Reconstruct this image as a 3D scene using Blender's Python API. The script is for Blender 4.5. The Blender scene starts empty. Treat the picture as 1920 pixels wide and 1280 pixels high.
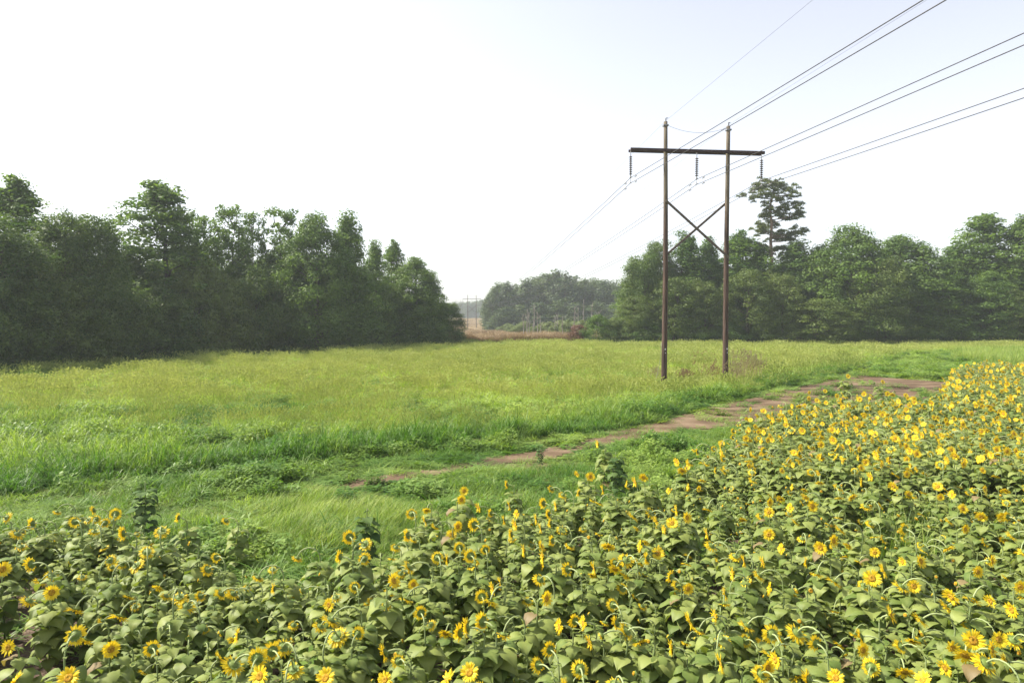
import bpy, math, random
import numpy as np
from mathutils import Vector, Matrix

rng = np.random.default_rng(7)
random.seed(7)
SC = bpy.context.scene
COL = SC.collection
R = math.radians

# ------------------------------------------------------------------ camera and picture geometry
FPX, CX, CY, CAMZ, PITCH = 1280.0, 960.0, 640.0, 4.8, R(2.03)
FW = np.array([0, math.cos(PITCH), -math.sin(PITCH)])
UP = np.array([0, math.sin(PITCH), math.cos(PITCH)])

def gp(px, py, z=0.0):
    """world point at height z seen at photo pixel px, py"""
    d = FW * FPX + np.array([1, 0, 0]) * (px - CX) + UP * (CY - py)
    t = (z - CAMZ) / d[2]
    return np.array([0, 0, CAMZ]) + d * t

def proj(p):
    v = np.asarray(p, float) - np.array([0, 0, CAMZ])
    dep = v @ FW
    return CX + FPX * v[..., 0] / dep, CY - FPX * (v @ UP) / dep

def ztop(py, Y):
    """height of a point seen at row py at distance Y"""
    d = FW * FPX + UP * (CY - py)
    return CAMZ + d[2] / d[1] * Y

def xat(px, Y):
    return (px - CX) / FPX * Y * math.cos(PITCH)

def smooth(a, b, x):
    t = np.clip((np.asarray(x, float) - a) / (b - a), 0, 1)
    return t * t * (3 - 2 * t)

def terrain(x, y):
    y = np.asarray(y, float); x = np.asarray(x, float)
    return -1.9 * smooth(118, 330, y) + 5.2 * smooth(390, 640, y) + 1.0 * smooth(640, 900, y)

# ------------------------------------------------------------------ noise, polygons
_G = np.random.default_rng(99).random((64, 64))
def vnoise(x, y):
    x = np.asarray(x, float); y = np.asarray(y, float)
    xi = np.floor(x).astype(int); yi = np.floor(y).astype(int)
    fx = x - xi; fy = y - yi
    fx = fx * fx * (3 - 2 * fx); fy = fy * fy * (3 - 2 * fy)
    g = lambda a, b: _G[a % 64, b % 64]
    return (g(xi, yi) * (1 - fx) + g(xi + 1, yi) * fx) * (1 - fy) + (g(xi, yi + 1) * (1 - fx) + g(xi + 1, yi + 1) * fx) * fy

def fbm(x, y, s=1.0):
    return (vnoise(x / s, y / s) * .5 + vnoise(x / s * 2.1 + 7, y / s * 2.1 + 3) * .3 + vnoise(x / s * 4.3 + 1, y / s * 4.3 + 9) * .2)

def inpoly(P, x, y):
    P = np.asarray(P)[:, :2]; c = np.zeros(np.shape(x), bool)
    j = len(P) - 1
    for i in range(len(P)):
        xi, yi = P[i]; xj, yj = P[j]
        c ^= ((yi > y) != (yj > y)) & (x < (xj - xi) * (y - yi) / (yj - yi + 1e-12) + xi)
        j = i
    return c

def polydist(L, x, y):
    L = np.asarray(L)[:, :2]; d = np.full(np.shape(x), 1e9)
    for a, b in zip(L[:-1], L[1:]):
        ab = b - a; t = np.clip(((x - a[0]) * ab[0] + (y - a[1]) * ab[1]) / (ab @ ab), 0, 1)
        d = np.minimum(d, np.hypot(x - a[0] - t * ab[0], y - a[1] - t * ab[1]))
    return d

GZ = .3
def gpoly(pts, z=0.0):
    return np.array([gp(a, b, z) for a, b in pts])

# ------------------------------------------------------------------ mesh building
class MB:
    """collects vertices and faces; one mesh object per build"""
    def __init__(self):
        self.v = []; self.f = []; self.m = []; self.t = []; self.n = 0
    def add(self, verts, faces, mat=0, tint=0.5):
        verts = np.asarray(verts, float).reshape(-1, 3)
        self.v.append(verts)
        self.t.append(np.broadcast_to(np.asarray(tint, float), (len(verts),)))
        for f in faces:
            self.f.append([i + self.n for i in f]); self.m.append(mat)
        self.n += len(verts)
    def grid(self, g, mat=0, tint=0.5, close=False):
        """g: (rows, cols, 3)"""
        r, c = g.shape[:2]
        fs = []
        for i in range(r - 1):
            for j in range(c if close else c - 1):
                k = (j + 1) % c
                fs.append((i * c + j, i * c + k, (i + 1) * c + k, (i + 1) * c + j))
        self.add(g.reshape(-1, 3), fs, mat, tint)
    def tube(self, pts, rad, n=8, mat=0, tint=0.5, cap=True, rough=0):
        pts = np.asarray(pts, float); rad = np.broadcast_to(np.asarray(rad, float), (len(pts),))
        tan = np.gradient(pts, axis=0); tan /= np.linalg.norm(tan, axis=1)[:, None] + 1e-12
        ref = np.array([0.0, 1, 0]) if abs(tan[0][1]) < .9 else np.array([1.0, 0, 0])
        rows = []
        u = np.cross(tan[0], ref); u /= np.linalg.norm(u)
        for p, t, r in zip(pts, tan, rad):
            u = u - t * (u @ t); u /= np.linalg.norm(u) + 1e-12
            w = np.cross(t, u)
            a = np.arange(n) / n * 2 * math.pi
            rr = r * (1 + rough * np.random.default_rng(len(rows)).standard_normal(n)) if rough else r
            rows.append(p + (np.cos(a) * rr)[:, None] * u + (np.sin(a) * rr)[:, None] * w if rough else p + r * (np.cos(a)[:, None] * u + np.sin(a)[:, None] * w))
        self.grid(np.array(rows), mat, tint, close=True)
        if cap:
            b = self.n - len(pts) * n
            self.f.append([b + i for i in range(n)][::-1]); self.m.append(mat)
            self.f.append([self.n - n + i for i in range(n)]); self.m.append(mat)
    def box(self, c, s, M=None, mat=0, tint=.5):
        x, y, z = np.asarray(s, float) / 2
        v = np.array([[a, b, d] for d in (-z, z) for a, b in ((-x, -y), (x, -y), (x, y), (-x, y))])
        if M is not None: v = v @ np.asarray(M).T
        self.add(v + np.asarray(c, float), [(0, 3, 2, 1), (4, 5, 6, 7), (0, 1, 5, 4), (1, 2, 6, 5), (2, 3, 7, 6), (3, 0, 4, 7)], mat, tint)
    def lathe(self, prof, c, n=12, axis=None, mat=0, tint=.5):
        a = np.arange(n) / n * 2 * math.pi
        g = np.array([[[r * math.cos(q), r * math.sin(q), z] for q in a] for r, z in prof])
        if axis is not None: g = g @ np.asarray(axis).T
        self.grid(g + np.asarray(c, float), mat, tint, close=True)
    def quads(self, Q, tint, mat=0):
        """Q: (N,4,3) independent quads, tint (N,)"""
        N = len(Q)
        self.v.append(Q.reshape(-1, 3)); self.t.append(np.repeat(tint, 4))
        idx = (np.arange(N * 4) + self.n).reshape(N, 4)
        self.f.extend(idx.tolist()); self.m.extend([mat] * N)
        self.n += N * 4
    def merge(self, o, mat):
        V = np.concatenate(o.v); T = np.concatenate(o.t)
        self.v.append(V); self.t.append(T)
        self.f.extend([[i + self.n for i in f] for f in o.f]); self.m.extend([mat] * len(o.f))
        self.n += len(V)
    def mesh(self, name, mats, smooth_=True):
        me = bpy.data.meshes.new(name)
        V = np.concatenate(self.v)
        me.vertices.add(len(V)); me.vertices.foreach_set('co', V.astype(np.float32).ravel())
        ln = np.array([len(f) for f in self.f], np.int32)
        me.loops.add(int(ln.sum())); me.polygons.add(len(ln))
        me.loops.foreach_set('vertex_index', np.concatenate([np.asarray(f, np.int32) for f in self.f]) if len(set(ln.tolist())) > 1 else np.asarray(self.f, np.int32).ravel())
        me.polygons.foreach_set('loop_start', np.concatenate([[0], np.cumsum(ln)[:-1]]).astype(np.int32))
        me.polygons.foreach_set('material_index', np.asarray(self.m, np.int32))
        me.polygons.foreach_set('use_smooth', np.full(len(ln), smooth_))
        at = me.attributes.new('tint', 'FLOAT', 'POINT'); at.data.foreach_set('value', np.concatenate(self.t).astype(np.float32))
        for m in (mats if isinstance(mats, (list, tuple)) else [mats]): me.materials.append(m)
        me.update(calc_edges=True)
        return me

def ob(name, me, parent=None):
    o = bpy.data.objects.new(name, me); COL.objects.link(o)
    if parent is not None: o.parent = parent
    return o

def tag(o, label, cat, group=None, kind=None):
    o['label'] = label; o['category'] = cat
    if group: o['group'] = group
    if kind: o['kind'] = kind
    return o

def thing(name, label, cat, loc, rz=0.0, group=None, scale=(1, 1, 1)):
    o = bpy.data.objects.new(name, None); COL.objects.link(o)
    o.empty_display_size = .3
    o.location = loc; o.rotation_euler = (0, 0, rz); o.scale = scale
    return tag(o, label, cat, group)

# ------------------------------------------------------------------ materials
def mat(name):
    m = bpy.data.materials.new(name); m.use_nodes = True
    nt = m.node_tree; nt.nodes.clear()
    return m, nt, nt.nodes, nt.links

def nd(N, t, **kw):
    n = N.new(t)
    for k, v in kw.items(): setattr(n, k, v)
    return n

def mixc(N, L, fac, a, b, blend='MIX'):
    n = nd(N, 'ShaderNodeMix', data_type='RGBA', blend_type=blend)
    for s, v in ((0, fac), (6, a), (7, b)):
        if hasattr(v, 'links') or hasattr(v, 'is_linked'): L.new(v, n.inputs[s])
        elif isinstance(v, (int, float)): n.inputs[s].default_value = v
        else: n.inputs[s].default_value = (*v, 1)
    return n.outputs[2]

def leaf_mat(name, dark, light, trans=.35, tcol=None, rough=.55, spec=.3, inst=False, vary=.5, third=None, cut=.9):
    """foliage: colour runs dark to light with each leaf's own tint, part of the light passes through"""
    m, nt, N, L = mat(name)
    at = nd(N, 'ShaderNodeAttribute', attribute_name='tint')
    oi = nd(N, 'ShaderNodeObjectInfo')
    if inst:
        ai = nd(N, 'ShaderNodeAttribute', attribute_name='itint', attribute_type='INSTANCER')
        s = nd(N, 'ShaderNodeMath', operation='MULTIPLY_ADD'); L.new(at.outputs['Fac'], s.inputs[0]); s.inputs[1].default_value = vary; L.new(ai.outputs['Fac'], s.inputs[2])
        s2 = nd(N, 'ShaderNodeMath', operation='SUBTRACT', use_clamp=True); L.new(s.outputs[0], s2.inputs[0]); s2.inputs[1].default_value = vary / 2
        f = s2.outputs[0]
    else:
        s = nd(N, 'ShaderNodeMath', operation='MULTIPLY_ADD'); L.new(oi.outputs['Random'], s.inputs[0]); s.inputs[1].default_value = vary; L.new(at.outputs['Fac'], s.inputs[2])
        s2 = nd(N, 'ShaderNodeMath', operation='SUBTRACT', use_clamp=True); L.new(s.outputs[0], s2.inputs[0]); s2.inputs[1].default_value = vary / 2
        f = s2.outputs[0]
    c = mixc(N, L, f, dark, light)
    if third is not None:
        g = nd(N, 'ShaderNodeMath', operation='GREATER_THAN'); L.new(at.outputs['Fac'], g.inputs[0]); g.inputs[1].default_value = cut
        c = mixc(N, L, g.outputs[0], c, third)
    p = nd(N, 'ShaderNodeBsdfPrincipled'); L.new(c, p.inputs['Base Color'])
    p.inputs['Roughness'].default_value = rough; p.inputs['Specular IOR Level'].default_value = spec
    t = nd(N, 'ShaderNodeBsdfTranslucent')
    L.new(mixc(N, L, 1.0, c, tcol or (1.25, 1.25, .6), 'MULTIPLY'), t.inputs['Color'])
    x = nd(N, 'ShaderNodeMixShader'); x.inputs[0].default_value = trans
    L.new(p.outputs[0], x.inputs[1]); L.new(t.outputs[0], x.inputs[2])
    o = nd(N, 'ShaderNodeOutputMaterial'); L.new(x.outputs[0], o.inputs['Surface'])
    return m

def noise_mat(name, cols, scale=4.0, rough=.85, detail=6, bump=.3, bscale=None, stretch=None, spec=.2, metallic=0.0, dist=.02):
    m, nt, N, L = mat(name)
    tc = nd(N, 'ShaderNodeTexCoord'); src = tc.outputs['Object']
    if stretch:
        mp = nd(N, 'ShaderNodeMapping'); mp.inputs['Scale'].default_value = stretch; L.new(src, mp.inputs['Vector']); src = mp.outputs[0]
    nz = nd(N, 'ShaderNodeTexNoise'); nz.inputs['Scale'].default_value = scale; nz.inputs['Detail'].default_value = detail; L.new(src, nz.inputs['Vector'])
    cr = nd(N, 'ShaderNodeValToRGB'); L.new(nz.outputs['Fac'], cr.inputs[0])
    e = cr.color_ramp.elements; e[0].position = .3; e[1].position = .7
    e[0].color = (*cols[0], 1); e[1].color = (*cols[-1], 1)
    for i, c in enumerate(cols[1:-1]):
        k = e.new(.3 + .4 * (i + 1) / (len(cols) - 1)); k.color = (*c, 1)
    p = nd(N, 'ShaderNodeBsdfPrincipled'); L.new(cr.outputs[0], p.inputs['Base Color'])
    p.inputs['Roughness'].default_value = rough; p.inputs['Specular IOR Level'].default_value = spec; p.inputs['Metallic'].default_value = metallic
    n2 = nd(N, 'ShaderNodeTexNoise'); n2.inputs['Scale'].default_value = bscale or scale * 5; n2.inputs['Detail'].default_value = 5; L.new(src, n2.inputs['Vector'])
    b = nd(N, 'ShaderNodeBump'); b.inputs['Strength'].default_value = bump; b.inputs['Distance'].default_value = dist; L.new(n2.outputs['Fac'], b.inputs['Height']); L.new(b.outputs[0], p.inputs['Normal'])
    o = nd(N, 'ShaderNodeOutputMaterial'); L.new(p.outputs[0], o.inputs['Surface'])
    return m

def pole_mat():
    """creosoted pole: red brown with streaks, weathered grey towards the top"""
    m, nt, N, L = mat('creosoted_wood')
    tc = nd(N, 'ShaderNodeTexCoord')
    mp = nd(N, 'ShaderNodeMapping'); mp.inputs['Scale'].default_value = (9, 9, .35); L.new(tc.outputs['Object'], mp.inputs['Vector'])
    nz = nd(N, 'ShaderNodeTexNoise'); nz.inputs['Scale'].default_value = 2.2; nz.inputs['Detail'].default_value = 8; L.new(mp.outputs[0], nz.inputs['Vector'])
    cr = nd(N, 'ShaderNodeValToRGB'); L.new(nz.outputs['Fac'], cr.inputs[0])
    e = cr.color_ramp.elements; e[0].position = .33; e[1].position = .68; e[0].color = (.026, .017, .014, 1); e[1].color = (.120, .077, .060, 1)
    cr2 = nd(N, 'ShaderNodeValToRGB'); L.new(nz.outputs['Fac'], cr2.inputs[0])
    e = cr2.color_ramp.elements; e[0].position = .3; e[1].position = .7; e[0].color = (.075, .062, .045, 1); e[1].color = (.20, .165, .12, 1)
    sx = nd(N, 'ShaderNodeSeparateXYZ'); L.new(tc.outputs['Object'], sx.inputs[0])
    a = nd(N, 'ShaderNodeMath', operation='MULTIPLY_ADD'); L.new(nz.outputs['Fac'], a.inputs[0]); a.inputs[1].default_value = 3.0; L.new(sx.outputs['Z'], a.inputs[2])
    mr = nd(N, 'ShaderNodeMapRange'); L.new(a.outputs[0], mr.inputs[0]); mr.inputs[1].default_value = 12.6; mr.inputs[2].default_value = 15.6
    c = mixc(N, L, mr.outputs[0], cr.outputs[0], cr2.outputs[0])
    p = nd(N, 'ShaderNodeBsdfPrincipled'); L.new(c, p.inputs['Base Color']); p.inputs['Roughness'].default_value = .8; p.inputs['Specular IOR Level'].default_value = .2
    b = nd(N, 'ShaderNodeBump'); b.inputs['Strength'].default_value = .5; b.inputs['Distance'].default_value = .02; L.new(nz.outputs['Fac'], b.inputs['Height']); L.new(b.outputs[0], p.inputs['Normal'])
    o = nd(N, 'ShaderNodeOutputMaterial'); L.new(p.outputs[0], o.inputs['Surface'])
    return m

# sunflower
M_SLEAF = leaf_mat('sunflower_leaf', (.094, .148, .030), (.245, .285, .078), trans=.30, tcol=(1.25, 1.3, .5), rough=.55, spec=.28, vary=.25, third=(.20, .15, .07), cut=.965)
M_STEM = leaf_mat('sunflower_stem', (.15, .21, .075), (.27, .32, .14), trans=.05, rough=.6, vary=.4)
M_HEAD = leaf_mat('sunflower_bract', (.10, .155, .030), (.19, .25, .060), trans=.15, vary=.4)
M_PETAL = leaf_mat('sunflower_petal', (.74, .54, .016), (.83, .68, .040), trans=.4, tcol=(1.05, 1.0, .7), rough=.5, vary=.3)
M_DISC = noise_mat('sunflower_disc', [(.24, .11, .015), (.52, .29, .025), (.64, .45, .05)], scale=45, rough=.9, bump=.8, bscale=260)
# grasses
M_GRASS = leaf_mat('meadow_grass', (.066, .160, .018), (.40, .49, .115), trans=.42, tcol=(1.25, 1.3, .5), rough=.5, spec=.3, inst=True, vary=.35)
M_SEED = leaf_mat('grass_seed_head', (.19, .26, .05), (.40, .43, .125), trans=.35, tcol=(1.1, 1.1, .8), inst=True, vary=.3)
M_DRY = leaf_mat('dry_grass', (.17, .11, .055), (.36, .28, .15), trans=.25, tcol=(1.1, 1, .8), inst=True, vary=.6)
M_DRYO = leaf_mat('dry_stalk', (.27, .21, .11), (.48, .41, .23), trans=.25, tcol=(1.1, 1, .8), vary=.6)
# trees
GREENS = {
    'broad': leaf_mat('foliage_dense', (.041, .091, .018), (.138, .214, .042), trans=.38, vary=.3),
    'fine': leaf_mat('foliage_fine', (.041, .085, .020), (.134, .192, .046), trans=.38, vary=.3),
    'poplar': leaf_mat('foliage_pale', (.048, .105, .018), (.16, .24, .048), trans=.48, vary=.3),
    'gum': leaf_mat('foliage_mid', (.042, .096, .018), (.145, .228, .046), trans=.40, vary=.3),
    'layer': leaf_mat('foliage_olive', (.048, .086, .018), (.148, .194, .042), trans=.3, vary=.3),
    'pine': leaf_mat('pine_needles', (.060, .085, .032), (.16, .19, .065), trans=.2, vary=.2),
    'far': leaf_mat('foliage_far', (.030, .060, .022), (.10, .14, .05), trans=.3, vary=.5),
    'red': leaf_mat('foliage_russet', (.10, .045, .03), (.20, .10, .065), trans=.2, vary=.3),
    'scrub': leaf_mat('foliage_scrub', (.07, .11, .035), (.19, .23, .085), trans=.35, vary=.5),
}
M_BARK = noise_mat('bark', [(.045, .035, .028), (.13, .105, .085)], scale=2.5, stretch=(3, 3, .5), bump=.6, bscale=8)
M_PBARK = noise_mat('pine_bark', [(.09, .055, .04), (.24, .17, .13)], scale=3, stretch=(3, 3, .8), bump=.6, bscale=8)
M_SNAG = noise_mat('bleached_wood', [(.14, .12, .10), (.33, .30, .27)], scale=2.5, stretch=(4, 4, .4), bump=.4, bscale=8)
# tower
M_POLE = pole_mat()
M_ARM = noise_mat('crossarm_steel', [(.030, .018, .020), (.075, .045, .042)], scale=2, rough=.7, stretch=(.6, 4, 4), bump=.2)
M_BRACE = noise_mat('brace_wood', [(.07, .055, .045), (.17, .135, .115)], scale=3, rough=.8, stretch=(6, 6, .5), bump=.4)
M_GLAZE = noise_mat('brown_porcelain', [(.035, .018, .018), (.06, .03, .028)], scale=8, rough=.25, spec=.5, bump=.02)
M_STEEL = noise_mat('galvanised_steel', [(.16, .16, .17), (.30, .30, .31)], scale=6, rough=.5, metallic=.5, bump=.1)
M_PLATE = noise_mat('tag_metal', [(.55, .55, .54), (.70, .70, .69)], scale=10, rough=.4, bump=.05)
M_WIRE = noise_mat('aluminium_wire', [(.055, .05, .052), (.09, .085, .09)], scale=6, rough=.6, metallic=0, bump=.0)

# ------------------------------------------------------------------ ground
def ground_mat():
    m, nt, N, L = mat('field_soil')
    tc = nd(N, 'ShaderNodeTexCoord')
    n1 = nd(N, 'ShaderNodeTexNoise'); n1.inputs['Scale'].default_value = .35; n1.inputs['Detail'].default_value = 8; L.new(tc.outputs['Object'], n1.inputs['Vector'])
    n2 = nd(N, 'ShaderNodeTexNoise'); n2.inputs['Scale'].default_value = 3.5; n2.inputs['Detail'].default_value = 8; L.new(tc.outputs['Object'], n2.inputs['Vector'])
    a = mixc(N, L, n2.outputs['Fac'], (.055, .085, .022), (.15, .17, .05))
    b = mixc(N, L, n2.outputs['Fac'], (.07, .055, .03), (.17, .14, .07))
    r = nd(N, 'ShaderNodeMapRange'); r.inputs[1].default_value = .52; r.inputs[2].default_value = .68; L.new(n1.outputs['Fac'], r.inputs[0])
    c = mixc(N, L, r.outputs[0], a, b)
    p = nd(N, 'ShaderNodeBsdfPrincipled'); L.new(c, p.inputs['Base Color']); p.inputs['Roughness'].default_value = .95; p.inputs['Specular IOR Level'].default_value = .1
    bp = nd(N, 'ShaderNodeBump'); bp.inputs['Strength'].default_value = .6; bp.inputs['Distance'].default_value = .08; L.new(n2.outputs['Fac'], bp.inputs['Height']); L.new(bp.outputs[0], p.inputs['Normal'])
    o = nd(N, 'ShaderNodeOutputMaterial'); L.new(p.outputs[0], o.inputs['Surface'])
    return m

ys = np.concatenate([np.arange(-60, 120, 20), np.arange(120, 900, 26), np.array([950, 980])])
xs = np.array([-900, -600, -400, -250, -150, -90, -50, -20, 0, 20, 50, 90, 150, 250, 400, 600, 900.])
gx, gy = np.meshgrid(xs, ys)
b = MB(); b.grid(np.stack([gx, gy, terrain(gx, gy)], -1))
tag(ob('ground', b.mesh('ground', ground_mat())), 'broad grassy ground under the meadow and woods', 'ground', kind='structure')

M_SOIL = noise_mat('bed_soil', [(.045, .030, .022), (.10, .07, .05), (.17, .12, .09)], scale=1.6, rough=.95, bump=1.0, bscale=14, dist=.06)
M_TRACK = noise_mat('bare_track', [(.056, .036, .020), (.110, .072, .042), (.195, .140, .090)], scale=.55, detail=10, rough=.95, bump=.9, bscale=7, dist=.05, stretch=(1, 1.6, 1))

def sheet(name, poly, z, m, label, cat, step=.35, ragged=.35, seed=0):
    """irregular thin ground sheet filling a polygon with a ragged, gently lumpy surface"""
    poly = np.asarray(poly)[:, :2]
    x0, y0 = poly.min(0) - .5; x1, y1 = poly.max(0) + .5
    nx, ny = int((x1 - x0) / step) + 1, int((y1 - y0) / step) + 1
    X, Y = np.meshgrid(x0 + np.arange(nx) * step, y0 + np.arange(ny) * step)
    jx = X + (fbm(X + seed, Y, 1.3) - .5) * ragged * 3; jy = Y + (fbm(X, Y + seed + 9, 1.3) - .5) * ragged * 3
    keep = inpoly(poly, jx, jy)
    Z = z + (fbm(X, Y, 1.1) - .3) * .03 * (z > .01)
    b = MB(); idx = np.arange(nx * ny).reshape(ny, nx)
    k = keep[:-1, :-1] & keep[1:, :-1] & keep[:-1, 1:] & keep[1:, 1:]
    q = np.stack([idx[:-1, :-1][k], idx[:-1, 1:][k], idx[1:, 1:][k], idx[1:, :-1][k]], -1)
    used = np.unique(q); rem = -np.ones(nx * ny, int); rem[used] = np.arange(len(used))
    P = np.stack([X, Y, Z], -1).reshape(-1, 3)[used]
    b.add(P, rem[q].tolist())
    return tag(ob(name, b.mesh(name, m)), label, cat, kind='structure')

TRACK = gpoly([(600, 912), (700, 893), (800, 880), (930, 857), (1060, 832), (1200, 799), (1290, 775), (1380, 752), (1480, 728), (1560, 711), (1620, 704), (1700, 711), (1860, 722),
               (1860, 742), (1700, 752), (1600, 760), (1480, 780), (1400, 800), (1300, 806), (1230, 820), (1130, 838), (1000, 868), (900, 876), (760, 902), (650, 922)])
sheet('dirt_track', TRACK, .018, M_TRACK, 'bare reddish brown dirt track curving between meadow and sunflowers', 'track', step=.22, ragged=.3)
TRACK_B = gpoly([(1560, 706), (1610, 690), (1700, 668), (1716, 668), (1640, 690), (1620, 706)])

# ------------------------------------------------------------------ areas (on the ground)
def head_line(pts, z=1.13):
    return [tuple(gp(a, b_, z)[:2]) for a, b_ in pts]
EDGE = head_line([(-260, 985), (0, 958), (130, 950), (255, 950), (420, 1000), (560, 1035), (640, 1018), (760, 985), (900, 935), (1010, 925), (1150, 890), (1290, 868), (1385, 800), (1440, 770), (1600, 745), (1700, 745), (1860, 742), (2160, 742)])
SUNFL = np.array([(-14, 1.5)] + EDGE + [(34, 1.5)])
PATCH = np.array(head_line([(1775, 745), (1778, 712), (1800, 690), (1850, 682), (1930, 674), (2080, 668), (2150, 745)], 1.15))
sheet('bed_soil', np.concatenate([[(-14, 1)], EDGE, [(34, 1)]]), .012, M_SOIL, 'dark crumbly soil of the sunflower plot', 'soil', step=.3, ragged=.3, seed=4)

BANK = gpoly([(-500, 985), (-200, 955), (0, 935), (150, 912), (300, 893), (420, 878), (560, 872), (720, 850), (900, 832), (1080, 815), (1240, 785), (1330, 758), (1420, 735), (1500, 716), (1560, 703), (1620, 685), (1730, 665)], .05)[:, :2]
MEADOW = np.concatenate([BANK, gpoly([(1790, 655), (2400, 645)], .5)[:, :2], [(170, 119), (-150, 119), (-150, 20)]])
FEATHER = gpoly([(400, 1030), (440, 960), (560, 905), (640, 925), (760, 935), (860, 965), (900, 1000), (640, 1060), (480, 1070)])[:, :2]
WEEDY = gpoly([(1400, 752), (1560, 703), (1690, 665), (1800, 655), (2000, 660), (2000, 690), (1860, 705), (1860, 722), (1700, 711), (1620, 704), (1480, 728)], .2)[:, :2]
TALL = gpoly([(1785, 668), (1800, 657), (2200, 650), (2200, 676), (1900, 680)], .5)[:, :2]
_LX = np.array([-700, -250, 0, 250, 520, 870]); _LY = np.array([36, 47.5, 58, 74, 90, 117.])
def dL(px): return float(np.interp(px, _LX, _LY))
WOODL = np.array([(xat(p, dL(p)), dL(p)) for p in (-700, -250, 0, 250, 520, 870)])
def wood_dist(x, y):
    """signed distance in front of the wood on the left (positive in the meadow)"""
    d = polydist(WOODL, x, y)
    xe = np.interp(y, WOODL[:, 1], WOODL[:, 0])
    return np.where(x > xe, d, -d)

# ------------------------------------------------------------------ instancing for the uncountable growth
def scatter(name, protos, pts, rot, scl, idx, tint, label, cat):
    """one object of kind stuff: growth set out on points by geometry nodes"""
    N_ = len(pts)
    me = bpy.data.meshes.new(name)
    me.vertices.add(N_); me.vertices.foreach_set('co', np.asarray(pts, np.float32).ravel())
    for an, ty, data in (('rot', 'FLOAT_VECTOR', rot), ('scl', 'FLOAT_VECTOR', scl)):
        a = me.attributes.new(an, ty, 'POINT'); a.data.foreach_set('vector', np.asarray(data, np.float32).ravel())
    a = me.attributes.new('idx', 'INT', 'POINT'); a.data.foreach_set('value', np.asarray(idx, np.int32))
    a = me.attributes.new('itint', 'FLOAT', 'POINT'); a.data.foreach_set('value', np.asarray(tint, np.float32))
    o = ob(name, me)
    c = bpy.data.collections.new(name + '_kinds')
    for i, p in enumerate(protos):
        k = bpy.data.objects.new('%s_kind_%02d' % (name, i), p); c.objects.link(k)
    g = bpy.data.node_groups.new(name + '_scatter', 'GeometryNodeTree')
    g.interface.new_socket('Geometry', in_out='INPUT', socket_type='NodeSocketGeometry')
    g.interface.new_socket('Geometry', in_out='OUTPUT', socket_type='NodeSocketGeometry')
    N, L = g.nodes, g.links
    gi = N.new('NodeGroupInput'); go = N.new('NodeGroupOutput')
    ci = N.new('GeometryNodeCollectionInfo'); ci.inputs['Collection'].default_value = c
    ci.inputs['Separate Children'].default_value = True; ci.inputs['Reset Children'].default_value = True
    ip = N.new('GeometryNodeInstanceOnPoints'); ip.inputs['Pick Instance'].default_value = True
    def na(n_, t):
        k = N.new('GeometryNodeInputNamedAttribute'); k.data_type = t; k.inputs['Name'].default_value = n_
        return k.outputs['Attribute']
    e2r = N.new('FunctionNodeEulerToRotation')
    L.new(na('rot', 'FLOAT_VECTOR'), e2r.inputs[0])
    L.new(gi.outputs[0], ip.inputs['Points']); L.new(ci.outputs[0], ip.inputs['Instance'])
    L.new(na('idx', 'INT'), ip.inputs['Instance Index']); L.new(e2r.outputs[0], ip.inputs['Rotation'])
    L.new(na('scl', 'FLOAT_VECTOR'), ip.inputs['Scale'])
    L.new(ip.outputs[0], go.inputs[0])
    md = o.modifiers.new('scatter', 'NODES'); md.node_group = g
    return tag(o, label, cat, kind='stuff')

def blade(b, base, az, h, w, lean, curl, tint, mat_=0, seg=4):
    s = np.linspace(0, 1, seg + 1)
    ang = lean + curl * s ** 1.5
    dz = np.cos(ang); dx = np.sin(ang)
    step = h / seg
    px = np.concatenate([[0], np.cumsum(dx[1:] * step)]); pz = np.concatenate([[0], np.cumsum(dz[1:] * step)])
    ww = w * np.array([.7, 1, .85, .55, .06])[:seg + 1] if seg == 4 else w * np.linspace(1, .08, seg + 1)
    ca, sa = math.cos(az), math.sin(az)
    tw = az + math.pi / 2 + rng.normal(0, .5)
    c2, s2 = math.cos(tw), math.sin(tw)
    ctr = np.stack([base[0] + px * ca, base[1] + px * sa, pz], -1)
    off = np.stack([ww * c2, ww * s2, ww * 0], -1) / 2
    b.grid(np.stack([ctr - off, ctr + off], 1), mat_, tint)
    return ctr[-1], ang[-1]

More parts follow.
